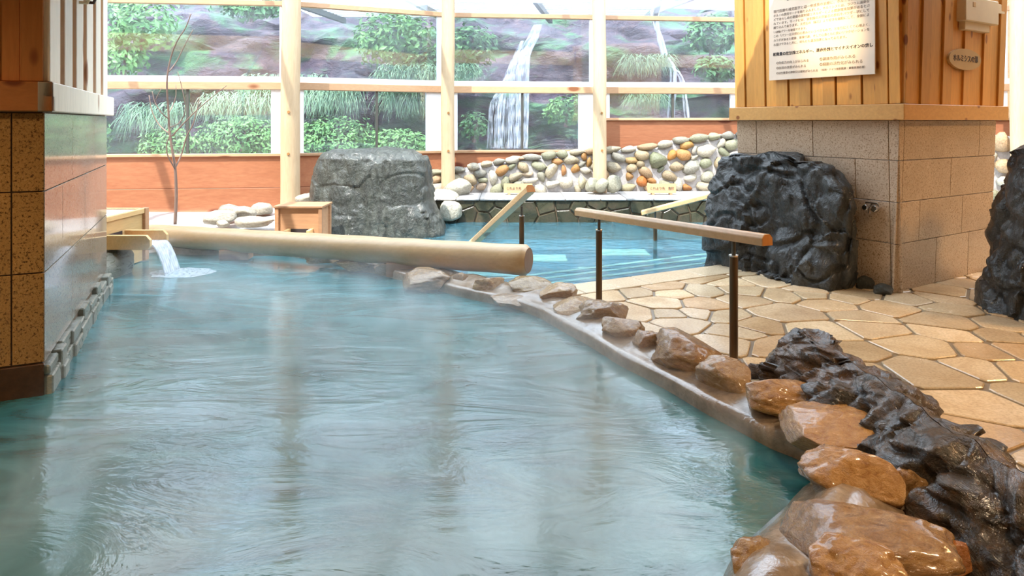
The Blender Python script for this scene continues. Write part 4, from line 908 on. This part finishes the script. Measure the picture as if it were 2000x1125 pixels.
leaves('leafy_shrub',1400,135,14.6,90,60,700,0.07,'leaf','green shrub low in the right window by the pillar','shrub','shrubs on the cliff',8)
leaves('leafy_shrub',1105,215,14.6,90,60,700,0.06,'leaf_bright','small bright shrub right of the waterfall foot','shrub','shrubs on the cliff',9)
leaves('leafy_shrub',925,245,14.4,60,60,400,0.055,'leaf','little fern clump left of the waterfall foot','shrub','shrubs on the cliff',10)
def mound(px,py,Y,w,h,label,seed,mat='leaf_bright'):
    leaves('ground_cover',px,py,Y,w,h,2200,0.05,mat,label,'ground cover','low green mounds outside the windows',seed)
mound(470,270,14.0,190,90,'bright green mound outside left of the thick post',21); mound(655,275,14.2,190,100,'bright green mound outside right of the thick post',22); mound(780,285,13.9,140,70,'pale green mound outside left of the slim post',23); mound(330,285,14.2,130,70,'green mound behind the bare sapling',24)
mound(150,265,14.0,130,100,'green mound mirrored in the polished granite',25)
def tuft(px,py,Y,w,h,n,label,seed,up=0.6):
    r=random.Random(seed); c=P(px,py,Y); wx,wz=w*Y/F/2,h*Y/F; mm=MB()
    for k in range(n):
        b=c+Vector((r.uniform(-wx,wx),r.uniform(-.3,.3),r.uniform(0.2,1)*wz*0.5)); dx=r.uniform(-.35,.35); L=wz*r.uniform(.5,1.0); s=0.008+r.random()*0.008; pr=None
        for q in range(6):
            t=q/5; p=b+Vector((dx*t,-0.30*t,L*(up*0.6*t-(0.55+up*0.45)*t*t*1.2))); ww=s*(1-t*0.85)
            a=len(mm.v); mm.v+= [p-Vector((ww,0,0)),p+Vector((ww,0,0))]
            if q: mm.f.append((a-2,a-1,a+1,a))
    o=mm.build('grass_tuft',M['grass'],None); tag(o,label,'grass','grass tufts on the cliff')
tuft(800,155,14.6,110,60,420,'grass tuft hanging below the bright centre shrub',31); tuft(650,205,14.8,110,80,420,'long grass hanging outside right of the thick post',32); tuft(790,205,14.8,80,70,320,'grass hanging behind the second mullion',33)
tuft(470,220,14.6,140,80,420,'grass slope above the left green mound',34); tuft(1262,135,14.2,80,50,420,'round pale grass tuft beside the right waterfall',35,1.1); tuft(1262,205,14.0,60,50,300,'pale grass tuft low in the right window',36,1.1); tuft(905,150,14.8,60,50,220,'dark grass left of the main waterfall',37); tuft(310,240,14.5,120,80,300,'grass behind the bare sapling',38)
tuft(130,235,14.5,120,80,300,'grass slope mirrored in the polished granite',39); tuft(560,170,15.0,150,50,300,'grass on the ledge behind the thick post',40)
def waterfall(label,strands,Y,seed):
    r=random.Random(seed); p0=P(*strands[0][0][0],Y); e=empty('waterfall',(p0.x,Y,0.5),label,'waterfall','waterfalls on the cliff')
    for pts,w,nn in strands:
        for k in range(nn):
            off=r.uniform(-w,w); q=[P(x+off*(0.35+0.65*i/(len(pts)-1)),y,Y-0.25*i/(len(pts)-1)+r.uniform(-.05,.05)) for i,(x,y) in enumerate(pts)]; q=resample(q,0.12); mm=MB(); ws=r.uniform(0.012,0.04)
            for i,p in enumerate(q):
                t=i/(len(q)-1); ww=ws*(0.6+0.4*math.sin(i*1.7+k))*(1-0.2*t)
                mm.v+= [p-Vector((ww,0,0)),p+Vector((0,-ww*0.5,0)),p+Vector((ww,0,0))]
                if i: a=len(mm.v)-6; mm.f+= [(a,a+1,a+4,a+3),(a+1,a+2,a+5,a+4)]
            mm.build('water_strand',M['fall_out'],e,smooth=True)
waterfall('main white waterfall tumbling down the cliff at centre',[([(1050,48),(1040,75),(1025,100),(1018,130),(1015,200),(1010,290)],20,26),([(1030,95),(1005,130),(1000,200),(1000,290)],22,16),([(985,175),(968,200),(965,290)],14,10),([(1020,80),(990,150),(982,180),(970,290)],10,6)],14.75,51)
waterfall('thin waterfall in the right window bay beside the pale tuft',[([(1268,0),(1280,45),(1292,80),(1300,110),(1315,140),(1310,230)],7,12),([(1288,0),(1284,50),(1300,120),(1330,150),(1342,230)],6,9)],14.9,52)
cnp=empty('louvre_canopy',(0,14.2,3.9),'white louvred canopy outside above the window beams','canopy')
for k in range(16): y=12.75+k*0.17; MB().box((-4.6,y,3.97),(3.0,y+0.085,3.99)).build('louvre',M['white'],cnp)
for x in (-4.4,-2.0,0.4,2.8): MB().bar((x,12.6,3.9),(x+0.5,15.5,3.9),0.09,0.12).build('canopy_rafter',M['darkmetal'],cnp)

# ------------------------------------------------------------------ room lamps (warm)
def downlight(x,y,power,color=(1.0,0.74,0.46),size=0.16,z=CEIL-0.26,label=''):
    e=empty('ceiling_lamp',(x,y,z),label,'lamp','warm ceiling lamps')
    MB().tube([(x,y,z+0.02),(x,y,z+0.255)],0.10,20,cap=False).build('lamp_housing',M['darkmetal'],e)
    l=bpy.data.lights.new('lamp_light','SPOT'); l.energy=power; l.color=color; l.spot_size=math.radians(150); l.spot_blend=0.8; l.shadow_soft_size=size
    o=bpy.data.objects.new('lamp_light',l); link(o,e,(x,y,z+0.03))
downlight(3.2,3.0,240,label='ceiling lamp above the paving at right'); downlight(6.0,4.4,470,(1.0,0.60,0.26),label='ceiling lamp above the tall right boulder'); downlight(-4.0,1.6,420,label='ceiling lamp in front of the left pillar'); downlight(1.6,1.0,200,label='ceiling lamp above the near kerb stones')
lc=SO+fd*0.72+fn*0.95
e=empty('spot_lamp',(lc.x,lc.y,2.94),'small ceiling spot lamp aimed at the notice board','lamp')
MB().tube([(lc.x,lc.y,2.94),(lc.x,lc.y,3.085)],0.05,16,cap=False).build('lamp_housing',M['darkmetal'],e)
l=bpy.data.lights.new('spot_light','SPOT'); l.energy=115; l.color=(1.0,0.70,0.30); l.spot_size=math.radians(46); l.spot_blend=0.9; l.shadow_soft_size=0.04
o=bpy.data.objects.new('spot_light',l); link(o,e,(lc.x,lc.y,2.93)); tgt=SO+fd*0.66+Vector((0,0,2.38)); o.rotation_euler=(tgt-Vector((lc.x,lc.y,2.93))).to_track_quat('-Z','Y').to_euler()
